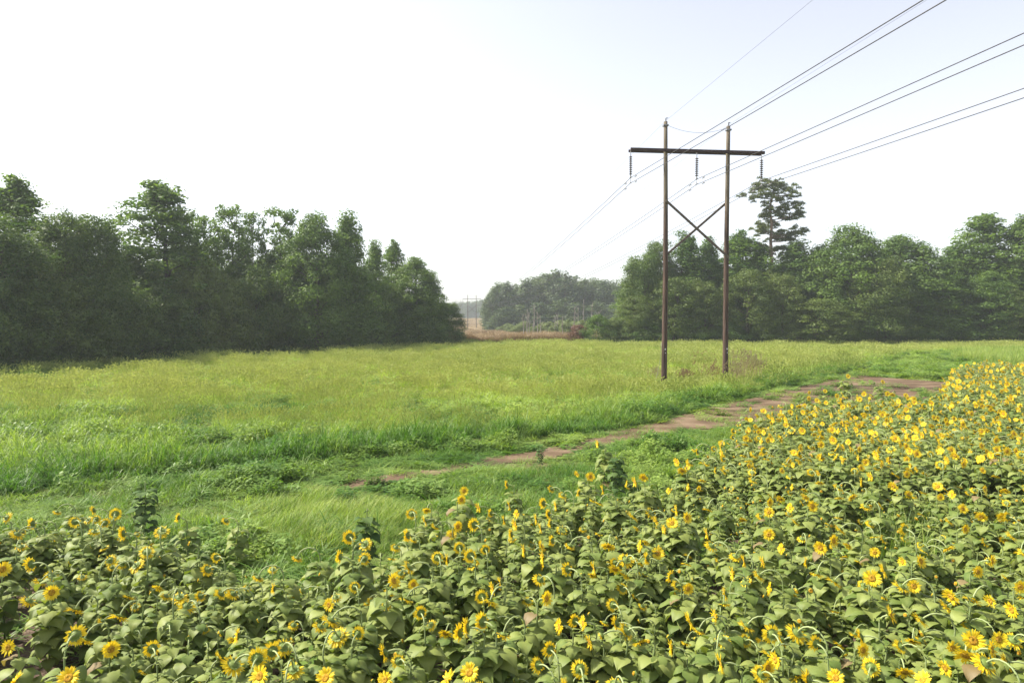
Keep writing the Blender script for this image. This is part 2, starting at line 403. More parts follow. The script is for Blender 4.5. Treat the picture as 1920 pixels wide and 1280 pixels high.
def clump(kind, seed, fat=1.0):
    global rng
    keep, rng = rng, np.random.default_rng(seed)
    b = MB(); u = rng.uniform
    if kind == 'lush':
        for i in range(64):
            r = .26 * math.sqrt(u()); a = u(0, 6.28)
            blade(b, (r * math.cos(a), r * math.sin(a)), u(0, 6.28), u(.3, .8), u(.014, .030) * fat, u(.0, .7), u(1.0, 3.0), u(.1, .9))
    elif kind == 'seedy':
        for i in range(30):
            r = .30 * math.sqrt(u()); a = u(0, 6.28)
            blade(b, (r * math.cos(a), r * math.sin(a)), u(0, 6.28), u(.35, .7), u(.008, .014) * fat, u(.0, .5), u(.5, 1.8), u(.1, .8))
        for i in range(20):
            r = .30 * math.sqrt(u()); a = u(0, 6.28); az = u(0, 6.28)
            tip, an = blade(b, (r * math.cos(a), r * math.sin(a)), az, u(.6, .95), .005 * fat, u(.0, .3), u(.1, .6), u(.4, .9))
            h = u(.07, .13); w = u(.010, .020) * fat
            d = np.array([math.sin(an) * math.cos(az), math.sin(an) * math.sin(az), math.cos(an)])
            side = np.array([math.cos(az + 1.57), math.sin(az + 1.57), 0]) * w; s2 = np.cross(d, side)
            for sd in (side, s2):
                b.add([tip - d * .02, tip + d * h * .4 + sd, tip + d * h, tip + d * h * .4 - sd], [(0, 1, 2, 3)], 1, u(.2, 1))
    elif kind == 'short':
        for i in range(60):
            r = .34 * math.sqrt(u()); a = u(0, 6.28)
            blade(b, (r * math.cos(a), r * math.sin(a)), u(0, 6.28), u(.12, .36), u(.008, .016) * fat, u(.2, .8), u(.3, 1.8), u(.1, 1))
    elif kind == 'weed':
        for i in range(105):
            r = .32 * math.sqrt(u()); a = u(0, 6.28); z = u(.08, .62) * (1 - r * 1.6); az = u(0, 6.28); l = u(.06, .13); w = l * .6; e = u(-.5, .5)
            c = np.array([r * math.cos(a), r * math.sin(a), z]); d = np.array([math.cos(az) * math.cos(e), math.sin(az) * math.cos(e), math.sin(e)]) * l
            s = np.array([-math.sin(az), math.cos(az), u(-.3, .3)]) * w / 2
            b.add([c, c + d * .45 + s, c + d, c + d * .45 - s], [(0, 1, 2, 3)], 0, u(.1, .8))
        for i in range(14):
            r = .22 * math.sqrt(u()); a = u(0, 6.28)
            blade(b, (r * math.cos(a), r * math.sin(a)), u(0, 6.28), u(.3, .55), .012 * fat, u(.0, .4), u(.2, 1.5), u(.1, .8))
    elif kind == 'feather':
        for i in range(34):
            r = .32 * math.sqrt(u()); a = u(0, 6.28); az = rng.normal(.2, 1.6)
            blade(b, (r * math.cos(a), r * math.sin(a)), az, u(.35, .85), u(.007, .014) * fat, u(.05, .35), u(.2, .9), u(.3, 1), mat_=1 if u() < .3 else 0)
    elif kind == 'dry':
        for i in range(44):
            r = .30 * math.sqrt(u()); a = u(0, 6.28)
            blade(b, (r * math.cos(a), r * math.sin(a)), u(0, 6.28), u(.6, 1.3), u(.006, .014) * fat, u(.0, .35), u(.1, .9), u(0, 1))
    elif kind == 'reed':
        for i in range(26):
            r = .35 * math.sqrt(u()); a = u(0, 6.28)
            blade(b, (r * math.cos(a), r * math.sin(a)), u(0, 6.28), u(.8, 1.3), u(.02, .04) * fat, u(.0, .25), u(.1, 1.2), u(0, 1), mat_=1 if u() < .3 else 0)
    rng = keep
    return b

def clump_mesh(kind, seed, fat=1.0, mats=None):
    return clump(kind, seed, fat).mesh('%s_clump' % kind, mats or ([M_DRY] if kind == 'dry' else [M_GRASS, M_SEED]))

def ring_points(rings, xmul=.80, xadd=5):
    P = []; S = []
    for y0, y1, dens, sc in rings:
        w1 = xmul * y1 + xadd
        n = int((y1 - y0) * 2 * w1 * dens)
        x = rng.uniform(-w1, w1, n); y = rng.uniform(y0, y1, n)
        k = np.abs(x) < xmul * y + xadd
        P.append(np.stack([x[k], y[k]], -1)); S.append(np.full(k.sum(), sc))
    return np.concatenate(P), np.concatenate(S)

def rot_of(n, tilt=.1):
    return np.stack([rng.normal(0, tilt, n), rng.normal(0, tilt, n), rng.uniform(0, 6.283, n)], -1)

# meadow: kinds 0-2 lush, 3-5 seedy, 6-7 weed, 8-9 lush coarse, 10-11 seedy coarse
KM = [clump_mesh('lush', i) for i in range(3)] + [clump_mesh('seedy', 10 + i) for i in range(3)] + [clump_mesh('weed', 20 + i) for i in range(2)] \
    + [clump_mesh('lush', 30 + i, 2.2) for i in range(2)] + [clump_mesh('seedy', 40 + i, 2.4) for i in range(2)]
P, S = ring_points([(10, 18, 11, 1.0), (18, 28, 10, 1.0), (28, 45, 8.0, 1.1), (45, 75, 4.4, 1.35), (75, 121, 2.4, 1.7)])
x, y = P[:, 0], P[:, 1]
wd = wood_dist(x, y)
k = inpoly(MEADOW, x, y) & ~inpoly(WEEDY, x, y) & ~inpoly(TALL, x, y) & (wd > -1.5)
x, y, S, wd = x[k], y[k], S[k], wd[k]
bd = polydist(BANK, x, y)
k = ~((fbm(x + 17, y + 3, 1.1) < .42) & (rng.random(len(x)) < .55) & (y < 40)); x, y, S, wd, bd = x[k], y[k], S[k], wd[k], bd[k]
n1 = fbm(x, y * .6, 7.0); n2 = fbm(x + 50, y + 20, 2.2); n3 = fbm(x + 11, y * .45 + 5, 16.0)
yel = .25 + .37 * smooth(17, 45, y) + .55 * (n1 - .5) * (1 - .5 * smooth(35, 60, y)) + .45 * (n2 - .5) + .35 * (n3 - .5) + rng.normal(0, .09, len(x)) + .30 * (smooth(.35, .65, fbm(x + 5, y + 5, 1.25)) - .5)
yel -= .32 * (1 - smooth(5, 13, wd)) + .26 * (1 - smooth(.5, 4, bd)) + .1 * smooth(112, 118, y)  # bank edge: dark weeds, plus its camera-side shade put into the tint
lushness = (n1 * .55 + n2 * .45) - .22 * smooth(20, 50, y) + .2 * (1 - smooth(1.0, 3.5, bd)) + .16 * (1 - smooth(4, 12, wd))
lush = lushness + rng.normal(0, .06, len(x)) > .46
weed = (fbm(x + 70, y + 30, 4.0) > .55) & (rng.random(len(x)) < .75)
yel += np.where(weed, -.20, np.where(lush, -.16, .08)) * (1 - .6 * smooth(35, 60, y))
idx = np.where(lush, rng.integers(0, 3, len(x)), rng.integers(3, 6, len(x)))
idx = np.where(weed, rng.integers(6, 8, len(x)), idx)
far = y > 38
idx = np.where(far & ~weed, np.where(lush, rng.integers(8, 10, len(x)), rng.integers(10, 12, len(x))), idx)
lump = smooth(.32, .66, .65 * fbm(x + 5, y + 5, 1.25) + .35 * fbm(x + 25, y + 15, 5.0))
hs = (.30 + .92 * lump) * (1 + .35 * (1 - smooth(24, 40, y))) * np.where(lush, 1.06, .92) * (1 + .4 * (1 - smooth(1.0, 3.5, bd)))
hs = hs * rng.uniform(.8, 1.2, len(x)) * np.where(weed, .9, 1) * (1 - .45 * (1 - smooth(.0, .8, bd)))
_f = gp(1363, 707, .5); hs = hs * (.5 + .5 * smooth(.8, 3.2, np.hypot((x - _f[0]) * 1.2, (y - _f[1] + 2.2) * .6)))
scl = np.stack([S * rng.uniform(.9, 1.25, len(x)), S * rng.uniform(.9, 1.25, len(x)), hs], -1)
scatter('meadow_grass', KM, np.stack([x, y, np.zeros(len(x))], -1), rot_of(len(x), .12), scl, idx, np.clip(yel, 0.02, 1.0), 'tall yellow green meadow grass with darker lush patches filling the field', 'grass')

# short growth beside the track, tracks behind, under the sunflowers
KS = [clump_mesh('short', 50 + i) for i in range(3)] + [clump_mesh('weed', 60 + i) for i in range(2)] + [clump_mesh('lush', 65)]
P, S = ring_points([(7, 16, 17, 1.0), (16, 28, 12, 1.0), (28, 45, 7, 1.2), (45, 92, 3.2, 1.6)])
x, y = P[:, 0], P[:, 1]
inM = inpoly(MEADOW, x, y) & ~inpoly(WEEDY, x, y) & ~inpoly(TALL, x, y)
inT = inpoly(TRACK, x, y); inS = inpoly(SUNFL, x, y) | inpoly(PATCH, x, y); inW = inpoly(WEEDY, x, y)
edgeT = polydist(np.concatenate([TRACK, TRACK[:1]]), x, y)
p = np.where(inT, np.where(edgeT < .25, .6, .32 * (fbm(x, y, 1.2) > .49)), np.where(inS, .10, 1.0))
p = np.where(inT & (y < 21), np.maximum(p, .12 * (fbm(x, y, 1.0) > .5)), p)
p = np.where(inpoly(TRACK_B, x, y), .3, p)
k = ~inM & (rng.random(len(x)) < p) & (wood_dist(x, y) > -1) & ~((x > 3) & (y < 8.5)) & ~inpoly(TALL, x, y)
x, y, S, inW, inT = x[k], y[k], S[k], inW[k], inT[k]
n1 = fbm(x + 31, y, 1.6)
yel = .27 + .9 * (n1 - .5) + .05 * inW + rng.normal(0, .05, len(x))
weed = (fbm(x + 9, y + 44, 3.0) > np.where(inW, .42, .58))
idx = np.where(weed, rng.integers(3, 5, len(x)), rng.integers(0, 3, len(x)))
idx = np.where((fbm(x + 3, y + 14, 1.6) > .60) & ~inT & ~inW, 5, idx)
hs = (.12 + 1.25 * smooth(.25, .75, fbm(x + 2, y + 8, 1.1))) * rng.uniform(.75, 1.25, len(x)) * np.where(inT, .6, 1) * np.where(idx == 5, .62, 1) * np.where(inT, 1, .25 + .75 * smooth(0, 1.7, polydist(np.concatenate([TRACK, TRACK[:1]]), x, y)))
scl = np.stack([S * rng.uniform(.9, 1.3, len(x)), S * rng.uniform(.9, 1.3, len(x)), hs], -1)
scatter('verge_grass', KS, np.stack([x, y, np.zeros(len(x))], -1), rot_of(len(x), .15), scl, idx, np.clip(yel, .02, 1), 'short bright grass and weeds along the dirt track', 'grass')

# pale feathery patch
KF = [clump_mesh('feather', 70 + i) for i in range(3)]
P, S = ring_points([(9, 24, 16, 1.0)])
x, y = P[:, 0], P[:, 1]; k = inpoly(FEATHER, x, y) & ~inpoly(np.array(SUNFL), x, y); x, y = x[k], y[k]
hs = (.25 + .8 * fbm(x, y, 1.0)) * rng.uniform(.8, 1.2, len(x)) * (.35 + .65 * smooth(.1, 1.3, polydist(np.concatenate([FEATHER, FEATHER[:1]]), x, y)))
scatter('feathery_grass', KF, np.stack([x, y, 0 * x], -1), np.stack([0 * x, 0 * x + .12, rng.normal(0, .5, len(x))], -1), np.stack([0 * x + 1, 0 * x + 1, hs], -1), rng.integers(0, 3, len(x)), np.clip(.42 + .9 * (fbm(x, y, .8) - .5) + rng.normal(0, .08, len(x)), 0, 1), 'pale feathery grass leaning over beside the sunflowers', 'grass')

# tall reedy growth at the far end of the sunflowers
KR = [clump_mesh('reed', 80 + i) for i in range(3)]
n = 5200
x = rng.uniform(TALL[:, 0].min(), TALL[:, 0].max(), n); y = rng.uniform(TALL[:, 1].min(), TALL[:, 1].max(), n)
k = inpoly(TALL, x, y) & (x < .85 * y); x, y = x[k], y[k]
scatter('tall_grass', KR, np.stack([x, y, 0 * x], -1), rot_of(len(x), .06), np.stack([0 * x + 1, 0 * x + 1, rng.uniform(.8, 1.25, len(x))], -1), rng.integers(0, 3, len(x)), np.clip(.45 + .5 * (fbm(x, y, 4) - .5) + rng.normal(0, .1, len(x)), 0, 1), 'tall reedy grass with tawny tops beyond the far sunflowers', 'grass')

# rusty sedge beyond the meadow
KD = [clump_mesh('dry', 90 + i, 3.5) for i in range(3)]
n = 36000
y = 120.5 + 470 * rng.random(n) ** 2.1; x = rng.uniform(-.20, .21, n) * y
k = (x < .165 * y); x, y = x[k], y[k]
scatter('dry_sedge', KD, np.stack([x, y, terrain(x, y)], -1), rot_of(len(x), .08), np.stack([1.8 + (y - 120) / 70, 1.8 + (y - 120) / 70, 1.5 * rng.uniform(.5, 1.2, len(x)) * (.25 + fbm(x, y * .4, 5))], -1), rng.integers(0, 3, len(x)), np.clip(.35 + .9 * (fbm(x, y * .5, 9) - .5) + .28 * smooth(180, 320, y), 0, 1), 'rusty brown sedge filling the gap between the two woods', 'sedge')

# ------------------------------------------------------------------ sunflowers
def leaf_blade(b, root, az, elev, L_, W_, droop, tint, fold=.25, mat_=0):
    s = np.array([0, .10, .28, .52, .78, 1.0]); w = np.array([.16, .44, .50, .37, .17, .012]) * W_
    c = np.array([-1, -.5, 0, .5, 1])
    ang = elev - droop * s ** 1.1
    ds = np.diff(s, prepend=0) * L_
    px = np.cumsum(np.cos(ang) * ds); pz = np.cumsum(np.sin(ang) * ds)
    g = np.zeros((6, 5, 3))
    wav = rng.normal(0, .035, (6, 5)) * L_
    for i in range(6):
        lat = c * w[i]
        back = -np.abs(c) * L_ * (.16 if i == 0 else .05 if i == 1 else 0)
        nx, nz = -math.sin(ang[i]), math.cos(ang[i])
        h = np.abs(lat) * fold - (np.abs(c) ** 2) * w[i] * .25 + wav[i]
        g[i, :, 0] = px[i] + back * math.cos(ang[i]) + nx * h
        g[i, :, 2] = pz[i] + back * math.sin(ang[i]) + nz * h
        g[i, :, 1] = lat
    ca, sa = math.cos(az), math.sin(az)
    o = g.copy(); o[..., 0] = g[..., 0] * ca - g[..., 1] * sa; o[..., 1] = g[..., 0] * sa + g[..., 1] * ca
    tv = np.full((6, 5), tint); tv[:, 2] += .16; tv[:, [0, 4]] -= .05
    if tint < .9: tv = np.minimum(tv + rng.normal(0, .05, (6, 5)), .95)
    else: tv[:] = tint
    b.grid(o + root, mat_, tv.ravel())

def sunflower(seed, nod, H=1.22, hr=.075, stage='open', nleaf=20, thin=False):
    """meshes of one plant, head facing +X: stem, leaves, flower_head, petals, seed_disc; and the head's place"""
    global rng
    keep, rng = rng, np.random.default_rng(1000 + seed)
    u = rng.uniform
    nod = R(nod)
    arcR = .18 if nod > 1.9 else .13 if nod > 1.4 else .10
    top = H - (arcR if nod > 1.5 else arcR * math.sin(nod)) - .02
    lean = u(-.05, .05); ly = u(-.06, .06)
    t = np.linspace(0, 1, 7)
    pts = [np.array([lean * q + .02 * math.sin(5 * q + seed), ly * q * q, top * q]) for q in t]
    for a in np.linspace(0, nod, 8)[1:]:
        pts.append(pts[6] + np.array([arcR * (1 - math.cos(a)), 0, arcR * math.sin(a)]))
    end_d = np.array([math.sin(nod), 0, math.cos(nod)])
    pts.append(pts[-1] + end_d * .035)
    pts = np.array(pts)
    rad = np.concatenate([np.linspace(.014, .0095, 7), np.linspace(.0095, .010, 8)]) * (.7 if thin else 1)
    st = MB(); st.tube(pts, rad, n=7, tint=.5, cap=False)
    st.t[-1] = np.repeat(np.clip(np.linspace(0, 1.25, len(pts)), 0, 1), 7)
    # leaves
    lv = MB()
    a0 = u(0, 6.28)
    for i in range(nleaf):
        q = .18 + .72 * (i / (nleaf - 1)) ** .8
        z = top * q; base = np.array([lean * q, ly * q * q, z])
        az = a0 + i * 2.4 + u(-.3, .3)
        big = (.55 + .9 * math.sin(min(1, (1.06 - q) * 2.1) * 1.4)) if q > .55 else 1.2
        Ln = u(.14, .185) * big * (.85 if thin else 1.20)
        pl = u(.07, .13) * (1 if q < .9 else .5); e = u(.2, .8)
        tip = base + np.array([math.cos(az) * math.cos(e), math.sin(az) * math.cos(e), math.sin(e)]) * pl
        mid = (base + tip) / 2 + np.array([0, 0, .015])
        tt = u(.1, .9) if u() > .025 else .98
        lv.tube([base, mid, tip], [.005, .004, .003], n=4, tint=.7, cap=False)
        leaf_blade(lv, tip, az, u(-.1, .35), Ln, Ln * u(.85, 1.02), u(.7, 1.7), tt, fold=u(.1, .45))
    # the top whorl of narrow leaves at the neck
    for i in range(4):
        az = u(0, 6.28); p = pts[7 + i]
        leaf_blade(lv, p, az, u(0, .6), u(.06, .11), u(.035, .055), u(.5, 1.5), u(.3, .8))
    # head
    X = end_d; Yv = np.array([0, 1.0, 0]); Zv = np.cross(X, Yv)
    A = np.stack([Yv, Zv, X], 1)          # columns: local x, y, axis
    c0 = pts[-1]
    hd = MB()
    hd.lathe([(.010, -.006), (hr * .40, .0), (hr * .62, .010), (hr * .71, .022), (hr * .64, .032)], c0, n=16, axis=A, tint=.5)
    nb = 22
    for i in range(nb):
        a = i / nb * 6.283 + u(-.1, .1); l = hr * u(.30, .55); r0 = hr * .62
        er = np.array([math.cos(a), math.sin(a), 0]); ea = np.array([-math.sin(a), math.cos(a), 0])
        lift = u(-.6, .15)
        p0 = er * r0 + np.array([0, 0, .012]); p1 = p0 + er * l * .5 + np.array([0, 0, lift * l * .3]); p2 = p0 + er * l + np.array([0, 0, lift * l])
        hd.add(np.array([p0 - ea * .012, p0 + ea * .012, p1 + ea * .009, p1 - ea * .009, p2]) @ A.T + c0, [(0, 1, 2, 3), (3, 2, 4)], 0, u(.2, 1))
    pe = MB()
    if stage == 'open':
        npt = 26
        for lay in range(2):
            for i in range(npt):
                if u() < .13: continue
                a = (i + .5 * lay) / npt * 6.283 + u(-.07, .07); l = hr * u(.80, 1.15); r0 = hr * .66
                er = np.array([math.cos(a), math.sin(a), 0]); ea = np.array([-math.sin(a), math.cos(a), 0])
                lift = u(-.35, .95); w = hr * u(.11, .19); tw = u(-.3, .3)
                ax = np.array([0, 0, 1.0])
                rows = []
                for q, ww in ((0, .55), (.35, 1.0), (.72, .8), (1.0, .08)):
                    cpt = er * (r0 + l * q) + ax * (.026 + lay * .004 + l * lift * q * (1 - .35 * q))
                    sd = (ea + ax * tw * q) * w * ww
                    rows.append([cpt - sd, cpt + ax * w * .25, cpt + sd])
                pe.grid(np.array(rows) @ A.T + c0, 0, u(.1, 1))
    else:
        for i in range(14):
            a = u(0, 6.28); l = hr * u(.3, .5)
            er = np.array([math.cos(a), math.sin(a), 0]); ea = np.array([-math.sin(a), math.cos(a), 0]); ax = np.array([0, 0, 1.0])
            p0 = er * hr * .7 + ax * .03
            pe.add(np.array([p0 - ea * .008, p0 + ea * .008, p0 + ax * l - er * l * .5]) @ A.T + c0, [(0, 1, 2)], 0, u(.2, .7))
    dc = MB()
    dr = hr * (.68 if stage == 'open' else .7)
    dc.lathe([(dr, .030), (dr * .8, .040), (dr * .5, .042), (dr * .25, .037), (.002, .034)], c0, n=16, axis=A)
    rng = keep
    return dict(stem=st, leaves=lv, flower_head=hd, petals=pe, seed_disc=dc, head=c0 + end_d * .03)

SPEC = {  # attitude: several plants of each
    'D': [(150, .080), (140, .085), (158, .070), (128, .082), (146, .090), (134, .074), (162, .078)],
    'L': [(92, .070), (102, .078), (84, .066), (110, .074), (97, .082)],
    'B': [(104, .080), (96, .070), (112, .078), (120, .074)],
    'F': [(74, .074), (82, .066), (66, .080), (78, .070)],
    'U': [(48, .068), (60, .072)],
    'G': [(120, .075), (70, .06)],
}
SMATS = [('stem', M_STEM), ('leaves', M_SLEAF), ('flower_head', M_HEAD), ('petals', M_PETAL), ('seed_disc', M_DISC)]
PROTO = {}
sd = 0
for kx, lst in SPEC.items():
    PROTO[kx] = []
    for nod, hr in lst:
        sd += 1
        parts = sunflower(sd, nod, H=random.uniform(1.14, 1.30), hr=hr * .86, stage='bud' if kx == 'G' else 'open', nleaf=random.choice([22, 24, 26]))
        PROTO[kx].append(dict(head=parts['head'], parts=parts, me={n_: parts[n_].mesh('sunflower_' + n_, m_) for n_, m_ in SMATS}))

AZ = {'D': (165, 60), 'L': (180, 22), 'B': (112, 22), 'F': (-82, 24), 'U': (-100, 60), 'G': (170, 60)}
LOOK = {'D': 'drooping face-down sunflower with pale arched neck', 'L': 'edge-on sunflower facing left', 'B': 'sunflower showing its petal-ringed green back',
        'F': 'open sunflower facing the camera', 'U': 'open sunflower tilted up', 'G': 'green-headed sunflower with hardly any petals'}

CROPL = "40,270B 320,240D 180,305L 420,295B 525,230L 540,280B 590,300B 650,250B 95,365D 120,435D 690,360L 1000,270L 1270,290D 910,350D 530,350D 585,440D 620,510B 825,465D 770,540D 1215,495B 1165,565D 1065,415G 15,560F 170,535L 225,630D 290,690F 290,600D 160,740D 420,790D 670,830D 890,665D 1010,720D 1050,770D 1240,700D 1310,700D 1450,610D 1540,670L 1670,500D 1910,490L 425,930B 470,960D 625,1010F 855,1005B 1335,935L 1240,920G 1235,1060U 1310,1100D 1450,1060B 1530,1020B 1590,1000D 1460,1160F 1650,1130D 1830,1170U 45,1000F 385,1170U 80,1190U 1850,760L 1890,720D 1800,885D 1860,850D 1900,940D 1700,680G"
CROPM = "45,380B 135,420D 395,250D 480,230D 470,290L 530,320D 675,170F 655,320F 620,365F 690,120F 770,215L 840,245L 945,205L 985,250L 915,285L 745,310L 975,310L 955,365L 930,85L 1025,455L 1185,400L 1205,205L 1135,190L 1095,280L 1120,330L 1165,250L 1175,300L 1240,340D 1335,130L 1470,115L 1450,190D 1180,110D 1245,145D 1325,25L 1400,40F 1605,80L 1650,70L 1700,45L 1640,260D 1740,245D 1770,290L 1840,120L 1885,230L 1860,300F 1815,335L 305,440D 405,395D 370,370L 130,500B 540,495B 595,505L 665,440B 725,485B 810,450B 735,545D 380,550D 1125,430U 1130,490L 1130,540L 1270,560B 1115,620D 1285,430D 1390,380G 1420,555L 1500,430D 1540,560D 1600,510D 1600,600D 1670,520D 1720,500L 1680,430L 1780,470F 1690,590D 1850,600L 1890,655D 75,660B 295,625U 405,645F 270,690D 365,730D 445,805B 790,715B 850,670L 895,640L 835,745D 1155,725F 1525,760B 665,915L 705,890L 790,855L 910,930D 95,920B 15,945L 240,1030L 320,1080D 245,1180U 595,1175U 720,1140U 1105,1100B 1170,1010B 1340,1120B 1225,880L 1310,850B 1360,860L 1395,970L 1460,935G 1545,865L 1600,910D 1675,970D 1855,1000L"
CROPR = "25,270F 30,100L 90,110F 140,225D 160,430D 395,60D 490,185F 440,265D 485,240F 550,165D 615,100L 605,215L 730,205F 635,295D 600,40D 770,75D 690,155D 875,100D 880,160D 955,155D 1055,40L 1005,70L 1185,95L 1270,140F 1260,25F 1435,95F 1450,155F 1515,140L 1575,220F 1700,110F 1820,120D 1680,265L 1805,265D 1825,265B 1500,290D 1590,335F 1245,335B 485,365F 135,360L 555,445L 670,390D 450,520L 345,515L 295,490D 695,520L 755,590D 775,440L 850,400F 885,335D 930,430D 1030,210D 1080,465F 1235,520L 1340,515F 1065,610F 1130,570L 1360,455D 1490,445D 1740,515F 1660,575F 1900,470D 1900,660F 1230,660D 1300,655F 30,670F 20,530D 280,585L 240,700L 490,670L 430,595D 640,680G 720,680G 850,630D 1510,715L 1630,730D 1730,740L 1850,790L 1480,770D 1170,815F 1120,710D 1340,845D 40,850L 90,905D 180,825L 360,880D 500,925B 560,960D 640,920D 745,975B 1000,940L 1015,1015F 1345,920G 1225,995D 1635,960F 1780,955F 1605,880D 1520,1005F 1590,1045D 1740,1010F 1700,1090D 1475,1115L 215,1090L 225,960D 490,1040D 480,1115F 520,1070L 635,1170D 860,1170U 1060,1110B 1250,1140D 1350,1180U 440,1150D"
HEADS = []
for s_, ox in ((CROPL, 0), (CROPM, 640), (CROPR, 1280)):
    for w_ in s_.split():
        a_, c_ = w_[:-1].split(',')
        HEADS.append((ox + float(a_) / 3, 880 + float(c_) / 3, w_[-1]))
LONE = [(1590, 705, 'F', 'lone tall sunflower standing in the bare track, clear of the others'),
        (1655, 716, 'F', 'tall open sunflower on the track side of the plot, second tallest against the dirt'),
        (1547, 733, 'F', 'small open sunflower against the dirt track, left of the lone tall one'),
        (1517, 736, 'F', 'small upright sunflower at the plot edge with bare dirt behind'),
        (1785, 698, 'F', 'slender sunflower at the near edge of the far patch, beside the track end'),
        (1407, 768, 'F', 'sunflower at the leftmost tip of the plot edge along the track'),
        (1120, 832, 'L', 'bent yellow sunflower alone in the grass beside the track'),
        (1888, 846, 'F', 'largest open sunflower near the right edge, broad orange brown face tilted up')]

SFS = .95
ROOTS = []; used_labels = set(); used_parts = {}
def plant(px, py, kx, label=None, hs=1.0):
    lst = PROTO[kx]; pr = lst[random.randrange(len(lst))]
    sc = random.uniform(.88, 1.12) * hs * SFS
    a = R(random.gauss(*AZ[kx])); ca, sa = math.cos(a), math.sin(a)
    h = pr['head'] * sc
    w = gp(px, py, h[2])
    loc = (w[0] - (h[0] * ca - h[1] * sa), w[1] - (h[0] * sa + h[1] * ca), 0)
    if label is None:
        xx, yy = round(px / 19.2), round((1280 - py) / 12.8)
        label = '%s, %d percent across and %d percent up' % (LOOK[kx], max(xx, 1), max(yy, 1))
        while label in used_labels:
            xx += 1; label = '%s, %d percent across and %d percent up' % (LOOK[kx], xx, max(yy, 1))
    used_labels.add(label)
    root = thing('sunflower', label, 'sunflower', loc, a, 'sunflowers of the near plot', (sc, sc, sc))
    key = id(pr)
    if key not in used_parts:
        st = ob('stem', pr['me']['stem'], root); lv = ob('leaves', pr['me']['leaves'], root); hd = ob('flower_head', pr['me']['flower_head'], root)
        pe = ob('petals', pr['me']['petals'], hd); dc = ob('seed_disc', pr['me']['seed_disc'], hd)
        used_parts[key] = (st, lv, hd, pe, dc)
    else:
        st, lv, hd, pe, dc = used_parts[key]
        for o_ in (st, lv):
            c_ = o_.copy(); COL.objects.link(c_); c_.parent = root
        h_ = hd.copy(); COL.objects.link(h_); h_.parent = root
        for o_ in (pe, dc):
            c_ = o_.copy(); COL.objects.link(c_); c_.parent = h_
    ROOTS.append((loc[0], loc[1]))
for px, py, kx in HEADS: plant(px, py, kx)
for px, py, kx, lb in LONE: plant(px, py, kx, lb, 1.3 if py < 720 else 1.15)

# all the other sunflowers, too many to count: one object
KSF = []; KSK = []
for kx, lst in PROTO.items():
    for pr in lst:
        b = MB()
        for i, (n_, m_) in enumerate(SMATS): b.merge(pr['parts'][n_], i)
        KSF.append(b.mesh('sunflower_plant', [m_ for _, m_ in SMATS])); KSK.append(kx)
pts = []; R0 = list(ROOTS)
cell = {}
def near(p, d):
    i, j = int(p[0] // .5), int(p[1] // .5)
    for a in range(i - 1, i + 2):
        for c in range(j - 1, j + 2):
            for q in cell.get((a, c), ()):
                if (q[0] - p[0]) ** 2 + (q[1] - p[1]) ** 2 < d * d: return True
    return False
def put(p): cell.setdefault((int(p[0] // .5), int(p[1] // .5)), []).append(p)
for q in R0: put(q)
cand = np.stack([rng.uniform(-12, 52, 160000), rng.uniform(2, 54, 160000)], -1)
ok = (inpoly(SUNFL, cand[:, 0], cand[:, 1]) | inpoly(PATCH, cand[:, 0], cand[:, 1])) & (cand[:, 0] < .8 * cand[:, 1] + 7) & (cand[:, 0] > -.8 * cand[:, 1] - 5)
hx, hy = proj(np.concatenate([cand, np.full((len(cand), 1), 1.13)], 1))
SOILP = np.array([(-60, 1085), (60, 1085), (155, 1155), (212, 1295), (0, 1295), (-60, 1230)]); SOILQ = np.array([(845, 1130), (905, 1125), (915, 1200), (860, 1230)])
for z_ in (.1, .4, .75, 1.13):
    qx, qy = proj(np.concatenate([cand, np.full((len(cand), 1), z_)], 1)); ok &= ~inpoly(SOILP, qx, qy) & ~inpoly(SOILQ, qx, qy)
inner = (hy > 880) & (hy < 1285) & (hx > -10) & (hx < 1930)
for p_, o_, in_ in zip(cand, ok, inner):
    if not o_: continue
    d_ = .33 if in_ else .34
    if p_[1] > 29: d_ = .5
    if near(p_, d_): continue
    if in_ and random.random() < .2: continue
    put(tuple(p_)); pts.append((p_[0], p_[1], in_))
pts = np.array(pts)
kinds = []
for p_ in pts:
    if p_[2]: kx = random.choice('GGDD')           # foliage between the counted ones
    elif p_[1] > 14: kx = random.choices('DLBFUG', [.40, .20, .06, .15, .05, .14])[0]
    else: kx = random.choices('DLBFG', [.45, .25, .12, .08, .1])[0]
    kinds.append(kx)
idx = np.array([random.choice([i for i, q in enumerate(KSK) if q == kx]) for kx in kinds])
az = np.array([R(random.gauss(*AZ[kx])) for kx in kinds])
s_ = np.array([SFS * (random.uniform(.62, .84) if p_[2] else random.uniform(.86, 1.16) * (1.12 if p_[1] > 27 else 1)) for p_ in pts])
scatter('sunflower_mass', KSF, np.stack([pts[:, 0], pts[:, 1], 0 * az], -1), np.stack([0 * az, 0 * az, az], -1), np.stack([s_] * 3, -1), idx, 0 * az, 'mass of smaller and farther sunflowers filling the rest of the plot', 'sunflowers')
print('SUNFLOWERS', len(ROOTS), len(pts))

# grass tuft growing among the sunflowers
P_ = np.array([gp(random.uniform(1640, 1740), random.uniform(965, 1040), .6)[:2] for _ in range(34)])
scatter('tuft_grass', KR[:2] + KF[:1], np.concatenate([P_, np.zeros((34, 1))], 1), rot_of(34, .1), np.stack([np.full(34, .6)] * 2 + [rng.uniform(.6, .9, 34)], -1), rng.integers(0, 3, 34), rng.uniform(.1, .3, 34), 'tuft of coarse green grass growing among the sunflowers', 'grass')

